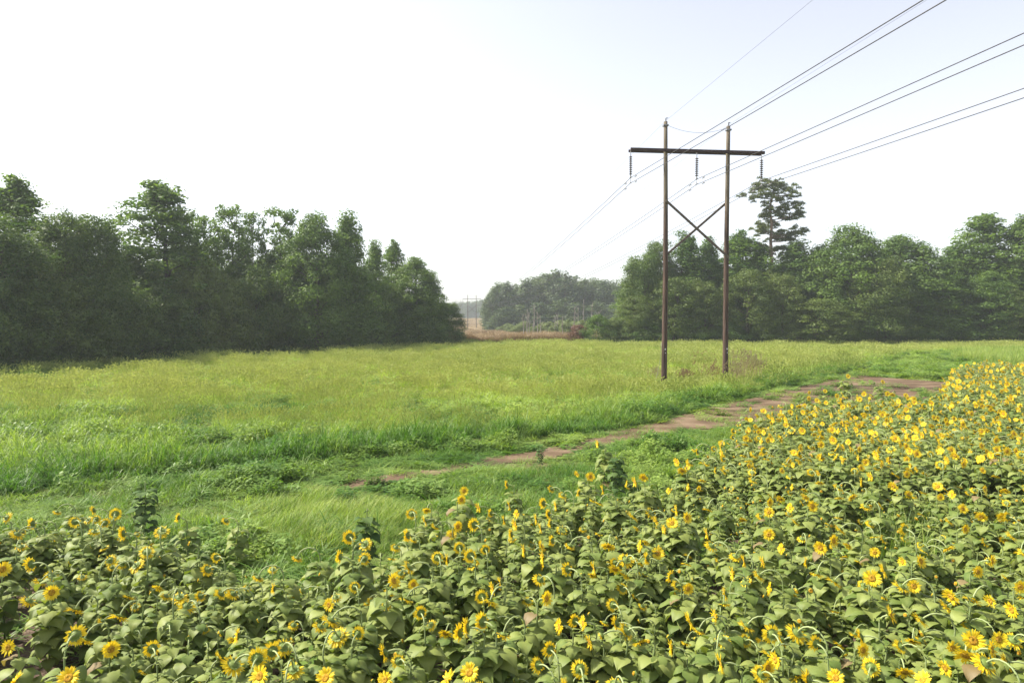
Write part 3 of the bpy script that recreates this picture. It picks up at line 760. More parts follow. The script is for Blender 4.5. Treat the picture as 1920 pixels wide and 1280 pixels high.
# leafy weeds without flowers at the plot edge
def leafy_weed(px, py, label, s=1.0):
    w = gp(px, py, 1.35 * s)
    pr = sunflower(int(px), 12, H=1.35, hr=.02, stage='bud', nleaf=30)
    t_ = thing('leafy_weed', label, 'weed', (w[0], w[1], 0), 1.0, 'leafy weeds along the plot edge', (s, s, s))
    ob('stem', pr['stem'].mesh('weed_stem', M_STEM), t_); ob('leaves', pr['leaves'].mesh('weed_leaves', M_WEED), t_)
M_WEED = leaf_mat('weed_leaf', (.042, .085, .022), (.10, .15, .048), trans=.2, vary=.2, spec=.12, rough=.7)
leafy_weed(268, 905, 'tall dark leafy weed behind the sunflowers, nearest the left edge', 1.05)
leafy_weed(682, 955, 'dark leafy weed at the tip of the pale feathery grass', 1.0)
leafy_weed(1157, 848, 'broad dark weed beside the track, just above the first edge-on sunflowers', .95)
leafy_weed(1012, 838, 'small bright weed on the bare track edge', .5)
leafy_weed(1205, 770, 'low yellowish weed at the foot of the bank left of the bare track', .45)

# ------------------------------------------------------------------ trees
def leaf_quads(C, Nrm, size, rg):
    n = len(C)
    Nrm = Nrm + rg.normal(0, .36, (n, 3)); Nrm /= np.linalg.norm(Nrm, axis=1)[:, None] + 1e-9
    t = rg.normal(0, 1, (n, 3)); t -= Nrm * (t * Nrm).sum(1)[:, None]; t /= np.linalg.norm(t, axis=1)[:, None] + 1e-9
    s = np.cross(Nrm, t)
    L_ = size * rg.uniform(.6, 1.35, n)[:, None]; W_ = L_ * rg.uniform(.4, .7, n)[:, None]
    return np.stack([C - t * L_ / 2, C + s * W_ / 2 + t * L_ * .05, C + t * L_ / 2, C - s * W_ / 2 + t * L_ * .05], 1)

PROF = {
    'broad': lambda t: np.sin(np.clip(.18 + .82 * t, 0, 1) * math.pi) ** .55,
    'fine': lambda t: np.clip(1.0 - .62 * t ** 1.6, .05, 1) * np.minimum(1, .75 + t * 2),
    'poplar': lambda t: np.sin(np.clip(.34 + .64 * t, 0, 1) * math.pi) ** .75,
    'gum': lambda t: np.clip(1.02 - t, .06, 1) ** .62 * np.minimum(1, .6 + t * 2.5),
    'layer': lambda t: np.sin(np.clip(.30 + .66 * t, 0, 1) * math.pi) ** .5,
    'gappy': lambda t: .35 + .65 * np.sin(np.clip(.25 + .7 * t, 0, 1) * math.pi),
    'shrub': lambda t: np.clip(1 - t ** 2.2, .03, 1) ** .6,
}
def tree_mesh(kind, seed, H=16.0, W=8.0, base=.1, ncl=150, nlv=170, lsize=.26, crad=.95, flat=.95, m=None, trunk_r=.22, shell=.55, bark=None):
    """trunk with limbs, and a crown of leaf-sized faces gathered in clumps; returns meshes and real extents"""
    rg = np.random.default_rng(seed)
    lob = rg.random((7, 9))
    def lobe(a, t):
        x_ = (a % 6.283) / 6.283 * 7; i = int(x_) % 7; f = x_ - int(x_); y_ = t * 7.99; j = int(y_); g = y_ - j
        v = lambda p, q: lob[p % 7, min(q, 8)]
        return (v(i, j) * (1 - f) + v(i + 1, j) * f) * (1 - g) + (v(i, j + 1) * (1 - f) + v(i + 1, j + 1) * f) * g
    Q = []; T = []; cents = []
    for c in range(ncl):
        t = rg.random() ** .9; a = rg.uniform(0, 6.283)
        rr = W / 2 * float(PROF[kind](t)) * (.62 + .62 * lobe(a, t)) * (shell + (1 - shell) * rg.random())
        z = H * (base + (1 - base) * t) * (1 if t < .9 else rg.uniform(.93, 1.04))
        ctr = np.array([rr * math.cos(a), rr * math.sin(a), z])
        r = crad * rg.uniform(.55, 1.35) * (1 - .45 * t if kind in ('gum', 'poplar') else 1 - .25 * t)
        n = max(12, int(nlv * (r / crad) ** 1.6))
        d = rg.normal(0, 1, (n, 3)); d /= np.linalg.norm(d, axis=1)[:, None]
        rad = r * rg.uniform(.25, 1.0, n) ** .5 * (1 + .35 * (rg.random(n) > .85))
        off = d * rad[:, None] * np.array([1.15, 1.15, flat])
        if kind == 'layer':
            off[:, 2] -= .16 * (off[:, 0] ** 2 + off[:, 1] ** 2) / max(r, .1)
        if kind == 'fine':
            o_ = np.array([math.cos(a), math.sin(a), .6]); off += o_ * (rg.random(n)[:, None] - .4) * r * .9
        Q.append(leaf_quads(ctr + off, d + np.array([0, 0, .28]), lsize, rg))
        T.append(np.clip(rg.uniform(.2, .8) + rg.normal(0, .14, n), 0, 1)); cents.append((ctr, r))
    Q = np.concatenate(Q); T = np.concatenate(T)
    Q[..., 2] = np.maximum(Q[..., 2], .05)
    cb = MB(); cb.quads(Q, T)
    tb = MB()
    nz = 10; zz = np.linspace(-.15, H * .86, nz)
    wob = np.cumsum(rg.normal(0, .12, (nz, 2)), 0) * (W / 8); wob -= wob[0]
    tp = np.concatenate([wob, zz[:, None]], 1)
    tb.tube(tp, trunk_r * np.linspace(1.15, .16, nz), n=9)
    for i in rg.choice(len(cents), min(26, len(cents)), replace=False):
        ctr, r = cents[i]
        zs = max(H * .06, ctr[2] - abs(np.hypot(ctr[0], ctr[1])) * .75 - .4); k_ = np.interp(zs, zz, np.arange(nz)); k0 = int(k_)
        st = tp[k0] + (tp[min(k0 + 1, nz - 1)] - tp[k0]) * (k_ - k0)
        md = (st + ctr) / 2 + np.array([0, 0, -.15]) + rg.normal(0, .15, 3)
        tb.tube([st, md, ctr], [trunk_r * .36, trunk_r * .24, trunk_r * .10], n=5)
    lo, hi = Q.reshape(-1, 3).min(0), Q.reshape(-1, 3).max(0)
    return dict(crown=cb.mesh(kind + '_crown', m or GREENS[kind]), trunk=tb.mesh(kind + '_trunk', bark or M_BARK),
                H=np.percentile(Q[..., 2], 99.8), W=np.percentile(np.abs(Q[..., :2]), 97.5) * 2)

TP = {
    'broad': [tree_mesh('broad', 1, ncl=260, nlv=170, base=.08), tree_mesh('broad', 2, ncl=260, nlv=170, base=.06)],
    'fine': [tree_mesh('fine', 3, ncl=300, nlv=170, base=.02, lsize=.22, crad=.85), tree_mesh('fine', 4, ncl=300, nlv=170, base=.03, lsize=.22, crad=.85)],
    'poplar': [tree_mesh('poplar', 5, H=18, W=7.5, ncl=400, nlv=110, base=.08, crad=.8, shell=.15), tree_mesh('poplar', 6, H=18, W=7.5, ncl=380, nlv=110, base=.08, crad=.8, shell=.15)],
    'gum': [tree_mesh('gum', 7, H=17, W=7, ncl=280, nlv=150, base=.06, crad=.95, shell=.25), tree_mesh('gum', 8, H=17, W=7, ncl=280, nlv=150, base=.06, crad=.95, shell=.25)],
    'layer': [tree_mesh('layer', 9, H=12, W=8, ncl=150, nlv=190, base=.14, flat=.62, crad=1.05, lsize=.22), tree_mesh('layer', 10, H=12, W=8, ncl=150, nlv=190, base=.12, flat=.62, crad=1.05, lsize=.22)],
    'gappy': [tree_mesh('gappy', 11, H=17, W=6, ncl=210, nlv=80, base=.12, crad=.62, m=GREENS['poplar'], shell=.3), tree_mesh('gappy', 12, H=17, W=6, ncl=230, nlv=80, base=.12, crad=.62, m=GREENS['poplar'], shell=.3)],
    'shrub': [tree_mesh('shrub', 13, H=7, W=7, ncl=150, nlv=150, base=.03, m=GREENS['fine'], lsize=.2, crad=.8, trunk_r=.1), tree_mesh('shrub', 14, H=7, W=7, ncl=150, nlv=150, base=.03, m=GREENS['gum'], lsize=.22, crad=.8, trunk_r=.1),
              tree_mesh('shrub', 15, H=7, W=7, ncl=150, nlv=150, base=.03, m=GREENS['layer'], lsize=.22, crad=.8, trunk_r=.1)],
    'far': [tree_mesh('broad', 16, ncl=150, nlv=85, crad=1.35, base=.05, lsize=.5, m=GREENS['far']), tree_mesh('poplar', 17, H=18, W=8, ncl=130, nlv=85, crad=1.35, base=.05, lsize=.5, m=GREENS['far']), tree_mesh('gum', 18, H=17, W=7.5, ncl=140, nlv=85, crad=1.35, base=.05, lsize=.5, m=GREENS['far'])],
    'scrub': [tree_mesh('shrub', 19, H=5, W=5, ncl=70, nlv=60, base=.03, lsize=.35, crad=.8, m=GREENS['scrub'], trunk_r=.06)],
    'red': [tree_mesh('shrub', 20, H=3, W=3.2, ncl=60, nlv=90, base=.03, lsize=.16, crad=.45, m=GREENS['red'], trunk_r=.05)],
}
tree_src = {}
def tree(kind, px, top, Y, wpx, label, cat='tree', group=None, name='tree', var=None):
    lst = TP[kind]; i = random.randrange(len(lst)) if var is None else var % len(lst); pr = lst[i]
    X = xat(px, Y); z0 = float(terrain(X, Y)); H = ztop(top, Y) - z0; W = wpx / FPX * Y
    sx = W / pr['W']
    root = thing(name, label, cat, (X, Y, z0), random.uniform(0, 6.28), group, (sx, sx, H / pr['H']))
    if (kind, i) not in tree_src:
        tree_src[(kind, i)] = (ob('trunk', pr['trunk'], root), ob('crown', pr['crown'], root))
    else:
        for o_ in tree_src[(kind, i)]:
            c_ = o_.copy(); COL.objects.link(c_); c_.parent = root
    return root

GL, GR_, GF = 'trees of the wood along the left of the meadow', 'trees of the wood behind the power line', 'trees of the hazy far wood'
for a in [
    ('poplar', 32, 333, 71, 214, 'tall pale green tree topping the dark trees at the left edge', 0),
    ('fine', -12, 405, 60, 200, 'dark fine leaved tree filling the left edge under the tall pale tree', 0),
    ('fine', 128, 402, 67, 150, 'olive green feathery tree, first twin top beside the left edge', 1),
    ('fine', 180, 408, 70, 130, 'olive green feathery tree, second twin top with twigs poking to the right', 0),
    ('fine', 232, 470, 80, 110, 'low feathery tree in the sky dip left of the tallest tree', 1),
    ('poplar', 302, 342, 82, 195, 'tallest pale green tree of the left wood, narrowing to its top', 1),
    ('gappy', 352, 400, 86, 70, 'thin tree hugging the right flank of the tallest left tree', 0),
    ('gappy', 392, 408, 90, 85, 'slim open tree in the middle of the left wood with blue green leaves', 1),
    ('gappy', 434, 385, 93, 85, 'yellow green open tree with sky showing through its crown', 0),
    ('gappy', 474, 398, 96, 65, 'narrow wispy tree beside the yellow green open tree', 1),
    ('gappy', 530, 390, 96, 100, 'loose crowned tree with bare twigs against white sky, left of the dark pair', 0),
    ('broad', 592, 400, 92, 135, 'dense dark tree, wider one of the joined dark pair', 0),
    ('gum', 655, 400, 97, 105, 'dark tree with knobbly top, taller right one of the joined pair', 0),
    ('gum', 703, 452, 104, 70, 'narrow pointed dark tree just right of the joined pair', 1),
    ('poplar', 738, 452, 113, 80, 'pale blue green tree peeking over the descending end of the left wood', 0),
    ('broad', 775, 483, 110, 105, 'rounded dark tree on the descending end of the left wood', 1),
    ('gum', 806, 512, 113, 80, 'dark tree one step before the last bush of the left wood', 0),
    ('fine', 838, 567, 116, 70, 'short dark bushy tree that ends the left wood by the sedge gap', 1)]:
    tree(*a[:6], group=GL, var=a[6])
for i, (px, tp) in enumerate([(-40, 500), (35, 545), (95, 510), (150, 560), (205, 530), (255, 545), (305, 535), (355, 520), (372, 480), (430, 525), (478, 500), (530, 520), (580, 535), (630, 520), (680, 540), (725, 530), (765, 555), (798, 575)]):
    tree('shrub', px, tp, dL(px) + random.uniform(0, 2.5), 150 - .06 * px, 'leafy bush at the foot of the left wood, %d percent across' % max(1, round(px / 19.2)), 'bush', 'bushes along the foot of the left wood', 'bush')
for a in [
    ('fine', 1203, 478, 122, 100, 'dark tree at the end of the right wood beside the hazy far wood', 1),
    ('fine', 1234, 452, 124, 80, 'dark tree partly behind the left pole of the power tower', 0),
    ('gum', 1288, 436, 124, 104, 'light green spiry tree rising behind the crossed braces', 0),
    ('gum', 1326, 446, 126, 84, 'smaller spiry tree between the crossed braces and the right pole', 1),
    ('poplar', 1388, 435, 126, 149, 'full mid green tree just right of the right pole', 0),
    ('gum', 1422, 462, 129, 78, 'dark tree just left of the pine trunk', 1),
    ('gum', 1487, 452, 127, 130, 'dark green tree in front of the pine, to its right', 0),
    ('gum', 1534, 460, 126, 91, 'small pointed dark tree between the pine and the great round tree', 1),
    ('broad', 1598, 423, 121, 150, 'largest round topped tree of the right wood', 0),
    ('broad', 1688, 443, 126, 162, 'dark flat topped tree behind the round tree', 1),
    ('fine', 1742, 490, 128, 123, 'low dark tree in the dip right of the flat topped tree', 0),
    ('gum', 1788, 460, 127, 110, 'dark knobbly tree left of the pale airy tree', 0),
    ('poplar', 1838, 403, 127, 149, 'pale airy tree, tallest near the right edge', 1),
    ('poplar', 1912, 406, 124, 130, 'bright green tree cut by the right edge', 0),
    ('broad', 1970, 430, 122, 110, 'dark tree just outside the right edge', 1),
    ('layer', 1195, 552, 119, 80, 'drooping olive tree at the lit end of the right wood', 0),
    ('layer', 1262, 520, 118, 90, 'olive tree with drooping sprays right behind the left pole', 1),
    ('layer', 1318, 525, 118, 80, 'olive tree with drooping sprays between the two poles', 0),
    ('layer', 1402, 505, 118, 90, 'olive tree with layered sprays right of the right pole', 1),
    ('layer', 1462, 510, 118, 85, 'olive tree with layered sprays below the pine', 0),
    ('layer', 1532, 560, 116, 130, 'low spreading olive tree left of the great round tree', 1),
    ('layer', 1648, 484, 117, 115, 'yellowish olive tree leaning against the great round tree', 0),
    ('gum', 1715, 535, 119, 100, 'dim green tree right of the yellowish olive tree', 1),
    ('gum', 1778, 520, 119, 100, 'dim green tree below the dark knobbly tree', 0),
    ('broad', 1850, 510, 119, 110, 'full dark tree below the pale airy tree', 1),
    ('layer', 1905, 545, 117, 100, 'olive tree at the right edge above the reedy grass', 0)]:
    tree(*a[:6], group=GR_, var=a[6])
for px, tp in [(1215, 600), (1300, 598), (1365, 605), (1440, 600), (1500, 608), (1590, 600), (1660, 606), (1735, 600), (1800, 604), (1870, 600), (1930, 600)]:
    tree('shrub', px, tp, 117.5, 75, 'low dark bush at the foot of the right wood, %d percent across' % round(px / 19.2), 'bush', 'bushes along the foot of the right wood', 'bush')
for px, tp, w, kk, lb in [(1122, 590, 62, 1, 'round green bush between the russet bush and the right wood'), (1152, 597, 55, 2, 'green bush with pale blossom tips next to the right wood'), (1172, 590, 50, 0, 'dark bush tucked against the end of the right wood'), (1182, 622, 26, 2, 'small yellow green bush at the corner of the right wood')]:
    tree('shrub', px, tp, 120, w, lb, 'bush', 'green bushes by the sedge gap', 'bush', var=kk)
tree('red', 1086, 608, 121, 40, 'russet brown twiggy bush at the edge of the sedge', 'bush', None, 'bush')
FARL = [(921, 550, 262), (926, 540, 270), (936, 531, 285), (953, 530, 275), (971, 534, 290), (989, 524, 280), (1006, 519, 292), (1023, 514, 284), (1041, 507, 290), (1060, 511, 280), (1077, 518, 295), (1096, 524, 285), (1113, 523, 292), (1131, 526, 284), (1150, 527, 290), (1170, 531, 282),
        (931, 588, 250), (950, 575, 255), (978, 572, 256), (1012, 568, 255), (1045, 565, 256), (1080, 568, 254), (1118, 566, 256), (1155, 568, 254)]
for i, (px, tp, Y) in enumerate(FARL):
    tree('far', px, tp, Y, 36 if px < 935 else 62, 'hazy blue green tree of the far wood, %s, %d thousandths across' % ('skyline row' if i < 16 else 'front row', round(px / 1.92)), 'tree', GF)
for px, tp, Y, w in [(952, 606, 215, 30), (985, 602, 200, 34), (1022, 604, 190, 36), (1050, 600, 185, 34), (1068, 598, 175, 34), (1038, 610, 170, 30), (965, 614, 185, 26), (1092, 600, 165, 36), (940, 612, 210, 28), (958, 609, 200, 30), (975, 608, 190, 32), (1000, 612, 175, 30), (1015, 608, 180, 34), (1030, 603, 178, 34), (1060, 604, 165, 34), (1078, 602, 168, 34)]:
    tree('scrub', px, tp, Y, w, 'pale green sapling thicket among the bare stems, %d thousandths across' % round(px / 1.92), 'bush', 'saplings before the far wood', 'bush')

# dead stems
def snag(px, top, Y, label, lean=0.0):
    X = xat(px, Y); z0 = float(terrain(X, Y)); H = ztop(top, Y) - z0
    rg = np.random.default_rng(int(px * 7)); t_ = thing('dead_tree', label, 'dead tree', (X, Y, z0), 0, 'bare dead stems before the far wood')
    b = MB(); q = np.linspace(0, 1, 7)
    P = np.stack([lean * q * H + np.cumsum(rg.normal(0, .05, 7)), np.cumsum(rg.normal(0, .05, 7)), q * H - .1], -1)
    b.tube(P, .10 * np.linspace(1.2, .35, 7), n=6); ob('trunk', b.mesh('snag_trunk', M_SNAG), t_)
    b = MB()
    for k_ in range(5):
        q0 = rg.uniform(.45, .95); st = np.array([np.interp(q0, q, P[:, j]) for j in range(3)]); a = rg.uniform(0, 6.28); l = rg.uniform(.6, 1.8)
        d = np.array([math.cos(a) * .6, math.sin(a) * .6, .8]) * l
        b.tube([st, st + d * .5, st + d], [.04, .03, .015], n=4)
    ob('branches', b.mesh('snag_branches', M_SNAG), t_)
SN = [(982, 588), (987, 578), (993, 584), (998, 575), (1003, 569), (1008, 583), (1014, 590), (1040, 592), (1047, 588), (1055, 592), (1075, 574), (1086, 575), (1095, 561), (1108, 566), (1121, 583), (1157, 577)]
for i, (px, tp) in enumerate(SN):
    snag(px, tp, 150 + (i * 37 % 30), 'bare bleached dead stem before the far wood, %d thousandths across' % round(px / 1.92), random.uniform(-.04, .04))

# pine
def pine():
    rg = np.random.default_rng(21); Y = 127; X = xat(1447, Y); H = ztop(337, Y); S = Y / FPX
    t_ = thing('pine_tree', 'tall lone pine with flat tiered sprays rising above the right wood', 'pine tree', (X, Y, 0), 0)
    tb = MB()
    def rowz(py): return ztop(py, Y)
    line = [(1447, 660), (1447, 560), (1446, 500), (1443, 450), (1445, 420), (1440, 390), (1447, 365), (1452, 348)]
    P = np.array([[(a - 1447) * S, 0, rowz(c)] for a, c in line]); P[0, 2] = -.2
    tb.tube(P, [.42, .38, .34, .28, .24, .18, .12, .06], n=10)
    Q = []; T = []
    # sprays: centre column, row, half width and half height in photo pixels
    for a, c, w, h in [(1402, 366, 15, 9), (1415, 354, 14, 9), (1432, 347, 15, 8), (1452, 343, 16, 7), (1470, 350, 15, 9), (1483, 364, 12, 8), (1445, 360, 18, 8), (1420, 370, 12, 6), (1468, 370, 12, 6),
                       (1470, 391, 18, 5), (1486, 386, 12, 5), (1434, 388, 9, 8), (1456, 400, 12, 6), (1478, 408, 16, 7), (1490, 404, 8, 5), (1432, 402, 8, 6),
                       (1420, 428, 13, 7), (1438, 422, 14, 8), (1455, 418, 14, 8), (1430, 434, 12, 5), (1470, 436, 14, 8), (1486, 440, 12, 8), (1497, 434, 9, 6), (1462, 446, 12, 6), (1480, 450, 8, 5), (1425, 462, 12, 7), (1440, 470, 10, 7), (1460, 466, 12, 7)]:
        cy = rg.normal(0, 1.1); ctr = np.array([(a - 1447) * S, cy, rowz(c)])
        k_ = np.array([np.interp(ctr[2] - .5, P[:, 2], P[:, 0]), 0, max(ctr[2] - rg.uniform(.3, 1.0), 12)])
        tb.tube([k_, (k_ + ctr) / 2 + np.array([0, 0, -.15]), ctr], [.11, .08, .04], n=5)
        n_sub = 16
        for s in range(n_sub):
            d = rg.normal(0, .5, 3); o_ = ctr + np.array([d[0] * w * S * 1.2, d[1] * w * S, d[2] * h * S * 1.35])
            n = 95; v = rg.normal(0, 1, (n, 3)); v /= np.linalg.norm(v, axis=1)[:, None]; v[:, 2] = np.abs(v[:, 2]) * .9 - .2
            C = o_ + v * rg.uniform(.2, .62, n)[:, None]
            t2 = v / np.linalg.norm(v, axis=1)[:, None]; sd_ = np.cross(t2, rg.normal(0, 1, (n, 3))); sd_ /= np.linalg.norm(sd_, axis=1)[:, None]
            l = rg.uniform(.25, .45, n)[:, None]; w_ = .05
            Q.append(np.stack([C - t2 * l / 2, C + sd_ * w_, C + t2 * l / 2, C - sd_ * w_], 1)); T.append(np.clip(rg.uniform(.2, .8) + rg.normal(0, .15, n), 0, 1))
    cb = MB(); cb.quads(np.concatenate(Q), np.concatenate(T))
    ob('trunk', tb.mesh('pine_trunk', M_PBARK), t_); ob('crown', cb.mesh('pine_crown', GREENS['pine']), t_)
pine()

# depth of the woods: rows behind, one mass
WK = []
for kk in ('broad', 'fine', 'gum', 'shrub'):
    pr = TP[kk][0]
    me = pr['crown']; WK.append(me)
WN = {0: ('broad', TP['broad'][0]), 1: ('fine', TP['fine'][0]), 2: ('gum', TP['gum'][0]), 3: ('shrub', TP['shrub'][0])}
wp = []
for row in range(3):
    for px in np.arange(-650, 800, 62 - row * 6):
        Y = dL(px) + 5.5 + row * 5.5 + random.uniform(-1, 1); pxx = px + random.uniform(-15, 15) - 10 * row
        tp = np.interp(px, [-650, 0, 100, 240, 300, 430, 600, 700, 800], [330, 455, 455, 520, 480, 490, 455, 500, 545]) + random.uniform(0, 40)
        X = xat(pxx, Y); wp.append((X, Y, ztop(tp, Y), 8.0, random.choice([0, 1, 2])))
    for px in np.arange(1205, 2300, 48):
        Y = 125 + 5.5 * row + random.uniform(-1, 1); tp = np.interp(px, [1200, 1300, 1500, 1600, 1700, 1900, 2300], [500, 480, 490, 470, 490, 470, 460]) + random.uniform(0, 30)
        wp.append((xat(px + random.uniform(-12, 12), Y), Y, ztop(tp, Y), 8.5, random.choice([0, 1, 2])))
for px in np.arange(-600, 820, 34):
    Y = dL(px) + 3.5 + random.uniform(-.6, .6); wp.append((xat(px, Y), Y, random.uniform(4.5, 7), 6.5, 3))
for px in np.arange(1195, 2300, 38):
    wp.append((xat(px, 121), 121 + random.uniform(-1, 1), random.uniform(4, 6.5), 6, 3))
wp = np.array(wp); ki = wp[:, 4].astype(int)
hh = np.array([WN[i][1]['H'] for i in ki]); ww = np.array([WN[i][1]['W'] for i in ki])
rw = rot_of(len(wp), 0)
scatter('woods', WK, np.stack([wp[:, 0], wp[:, 1], terrain(wp[:, 0], wp[:, 1])], -1), rw, np.stack([wp[:, 3] / ww, wp[:, 3] / ww, wp[:, 2] / hh], -1), ki, 0 * ki, 'dim mass of foliage in the depth of the woods behind the front trees', 'woods')
# the wood on the horizon
wp = []
for i in range(420):
    if i < 260: Y = random.uniform(740, 800); px = random.uniform(780, 960)
    else: Y = random.uniform(300, 330); px = random.uniform(945, 1330)
    X = xat(px, Y)
    if i < 260: tp = np.interp(px, [780, 850, 880, 915, 960], [566, 568, 565, 560, 558]) + random.uniform(0, 5)
    else: tp = np.interp(px, [925, 960, 1040, 1180, 1330], [556, 540, 522, 536, 536]) + random.uniform(0, 10)
    z0 = float(terrain(X, Y)); wp.append((X, Y, z0, ztop(tp, Y) - z0, random.uniform(8, 11), random.choice([0, 1, 2])))
wp = np.array(wp); ki = wp[:, 5].astype(int)
hh = np.array([TP['far'][i]['H'] for i in ki]); ww = np.array([TP['far'][i]['W'] for i in ki])
scatter('distant_woods', [q['crown'] for q in TP['far']], wp[:, :3], rot_of(len(wp), 0), np.stack([wp[:, 4] / ww, wp[:, 4] / ww, wp[:, 3] / hh], -1), ki, 0 * ki, 'pale blue wood along the horizon fading into haze', 'woods')

# ------------------------------------------------------------------ power line
PHI = math.atan(-.109)                       # the line runs this far off the view axis
LD = np.array([math.sin(PHI), math.cos(PHI), 0]); CD = np.array([math.cos(PHI), -math.sin(PHI), 0])
T0 = (gp(1243, 706, .55) + gp(1363, 707, .55)) / 2; T0[2] = 0
Z_ARM, Z_TOP = ztop(285, T0[1]), ztop(231, T0[1])
HP = 2.27                                     # half distance between the poles
MARM = np.array([[1, 0, 0], [0, 1, 0], [0, 0, 1]])
def tower(label):
    t_ = thing('power_line_tower', label, 'power pole', (*T0,), -PHI, 'wooden towers of the power line')
    for s, dz, j in ((-1, .18, .05), (1, 0, -.03)):
        b = MB(); zz = np.linspace(-.3, Z_TOP + dz - .15, 16); b.tube(np.stack([s * HP + j * np.sin(zz / 5), 0 * zz, zz], -1), np.linspace(.205, .135, 16), n=16)
        p_ = ob('pole', b.mesh('tower_pole', M_POLE), t_)
        b = MB(); b.box((s * HP + .02, -.205, 2.55), (.07, .012, .10)); b.box((s * HP + .03, -.205, 2.28), (.05, .012, .06)); ob('tag_plate', b.mesh('tag_plate', M_PLATE, False), p_)
        b = MB(); b.box((s * HP + j * math.sin(Z_TOP / 5), 0, Z_TOP + dz - .42), (.36, .34, .10)); b.box((s * HP + j * math.sin(Z_TOP / 5) + .02, 0, Z_TOP + dz - .06), (.07, .05, .26)); b.box((s * HP + .08, 0, Z_TOP + dz + .10), (.16, .05, .04))
        ob('pole_cap', b.mesh('pole_cap', M_STEEL, False), p_)
        b = MB(); gz = np.linspace(0, 3.0, 8); b.tube(np.stack([s * HP + s * (.23 + .5 * (1 - gz / 3) ** 2), -.05 + 0 * gz, gz], -1), .012, n=5); ob('ground_wire', b.mesh('ground_wire', M_STEEL), t_)
    b = MB(); b.box((0, -.26, Z_ARM), (9.72, .17, .20)); b.box((0, .26, Z_ARM), (9.72, .10, .18))
    for s in (-1, 1): b.box((s * HP, 0, Z_ARM), (.06, .70, .06))
    ob('crossarm', b.mesh('crossarm', M_ARM, False), t_)
    for s, off in ((-1, -.24), (1, .24)):
        z1, z2 = ztop(379, T0[1]), ztop(482, T0[1])
        a = np.array([s * HP, off, z1]); c = np.array([-s * HP, off, z2]); d = c - a; l = np.linalg.norm(d); d /= l
        M_ = np.stack([d, [0, 1, 0], np.cross(d, [0, 1, 0])], 1)
        b = MB(); b.box((a + c) / 2, (l + .1, .09, .155), M_); ob('brace', b.mesh('brace', M_BRACE, False), t_)
    for s in (-1, 0, 1):
        x0 = s * 4.78; z = Z_ARM - .13
        b = MB(); b.tube([(x0, 0, z + .2), (x0, 0, z - .30)], .025, n=6); b.tube([(x0, 0, z - .28), (x0, 0, z - 1.66)], .028, n=6)
        if s == 0: pass
        ins = ob('insulator', b.mesh('insulator_core', M_STEEL), t_)
        for k_ in range(9):
            zz = z - .34 - k_ * .147
            b = MB(); b.lathe([(.03, .05), (.055, .045), (.075, .015), (.128, -.012), (.132, -.028), (.10, -.030), (.03, -.026)], (x0, 0, zz), n=14); ob('insulator_disc', b.mesh('insulator_disc', M_GLAZE), ins)
        b = MB(); b.box((x0, 0, z - 1.72), (.10, .04, .16)); b.tube([(x0, 0, z - 1.78), (x0, 0, z - 2.16)], .02, n=6)
        for dz in (1.78, 2.15): b.tube([(x0, -.16, z - dz + .02), (x0, 0, z - dz + .05), (x0, .16, z - dz + .02)], .035, n=6)
        ob('clamp', b.mesh('conductor_clamp', M_STEEL), ins)
    b = MB(); q = np.linspace(-1, 1, 15); b.tube(np.stack([q * (HP - .12), 0 * q, Z_TOP - .25 - .42 * (1 - q * q) - .03 * q], -1), .011, n=5)
    ob('bond_wire', b.mesh('bond_wire', M_WIRE), t_)
    return t_
tw0 = tower('nearest wooden H shaped power tower with crossed braces, standing in the meadow')
def copy_tower(loc, label):
    r = tw0.copy(); COL.objects.link(r); r.location = loc; r['label'] = label
    for ch in tw0.children:
        c_ = ch.copy(); COL.objects.link(c_); c_.parent = r
        for g_ in ch.children:
            d_ = g_.copy(); COL.objects.link(d_); d_.parent = c_
T1 = np.array([xat(885, 363), 363, -1.9]); T2 = np.array([xat(859.5, 662), 662, 3.3])
copy_tower(T1, 'second wooden power tower, small and dark beside the end of the left wood')
copy_tower(T2, 'third power tower, faintest and farthest, just left of the second')

def span(off, z_off, sag_far, sag_near, rad, label, group, damp=True):
    """one wire over all towers; off across the line, z_off above the tower foot"""
    A = [T0 + CD * off - LD * 330 + np.array([0, 0, z_off + .4]), T0 + CD * off + np.array([0, 0, z_off]), T1 + CD * off + np.array([0, 0, z_off]), T2 + CD * off + np.array([0, 0, z_off])]
    pts = []
    for i, (a, c, sg) in enumerate(((A[0], A[1], sag_near), (A[1], A[2], sag_far), (A[2], A[3], sag_far))):
        q = np.linspace(0, 1, 60)[(0 if i == 0 else 1):]
        pts.append(a + (c - a) * q[:, None] - np.array([0, 0, 1]) * (4 * sg * q * (1 - q))[:, None])
    pts = np.concatenate(pts)
    pts = pts[pts[:, 1] > -120]
    b = MB(); b.tube(pts, rad, n=6)
    w = tag(ob('power_line', b.mesh('power_line', M_WIRE)), label, 'power line', group)
    if damp:
        for s in (-1.25, 1.25):
            d = LD if s < 0 else (T1 - T0) / np.linalg.norm(T1 - T0)
            sl = (4 * sag_near / 330) if s < 0 else (4 * sag_far / 316 + 2.5 / 316)
            p_ = A[1] + (LD * s) - np.array([0, 0, abs(s) * sl])
            b = MB(); b.tube([p_ - np.array([0, 0, .09]) - LD * .2, p_ - np.array([0, 0, .10]) - LD * .06], .035, n=6); b.tube([p_ - np.array([0, 0, .09]) + LD * .06, p_ - np.array([0, 0, .10]) + LD * .2], .035, n=6)
            b.tube([p_ - np.array([0, 0, .09]) - LD * .2, p_ - np.array([0, 0, .09]) + LD * .2], .01, n=4); b.box(p_ - np.array([0, 0, .05]), (.04, .06, .12))
            ob('damper', b.mesh('damper', M_STEEL), w)
zc = Z_ARM - .13 - 1.78
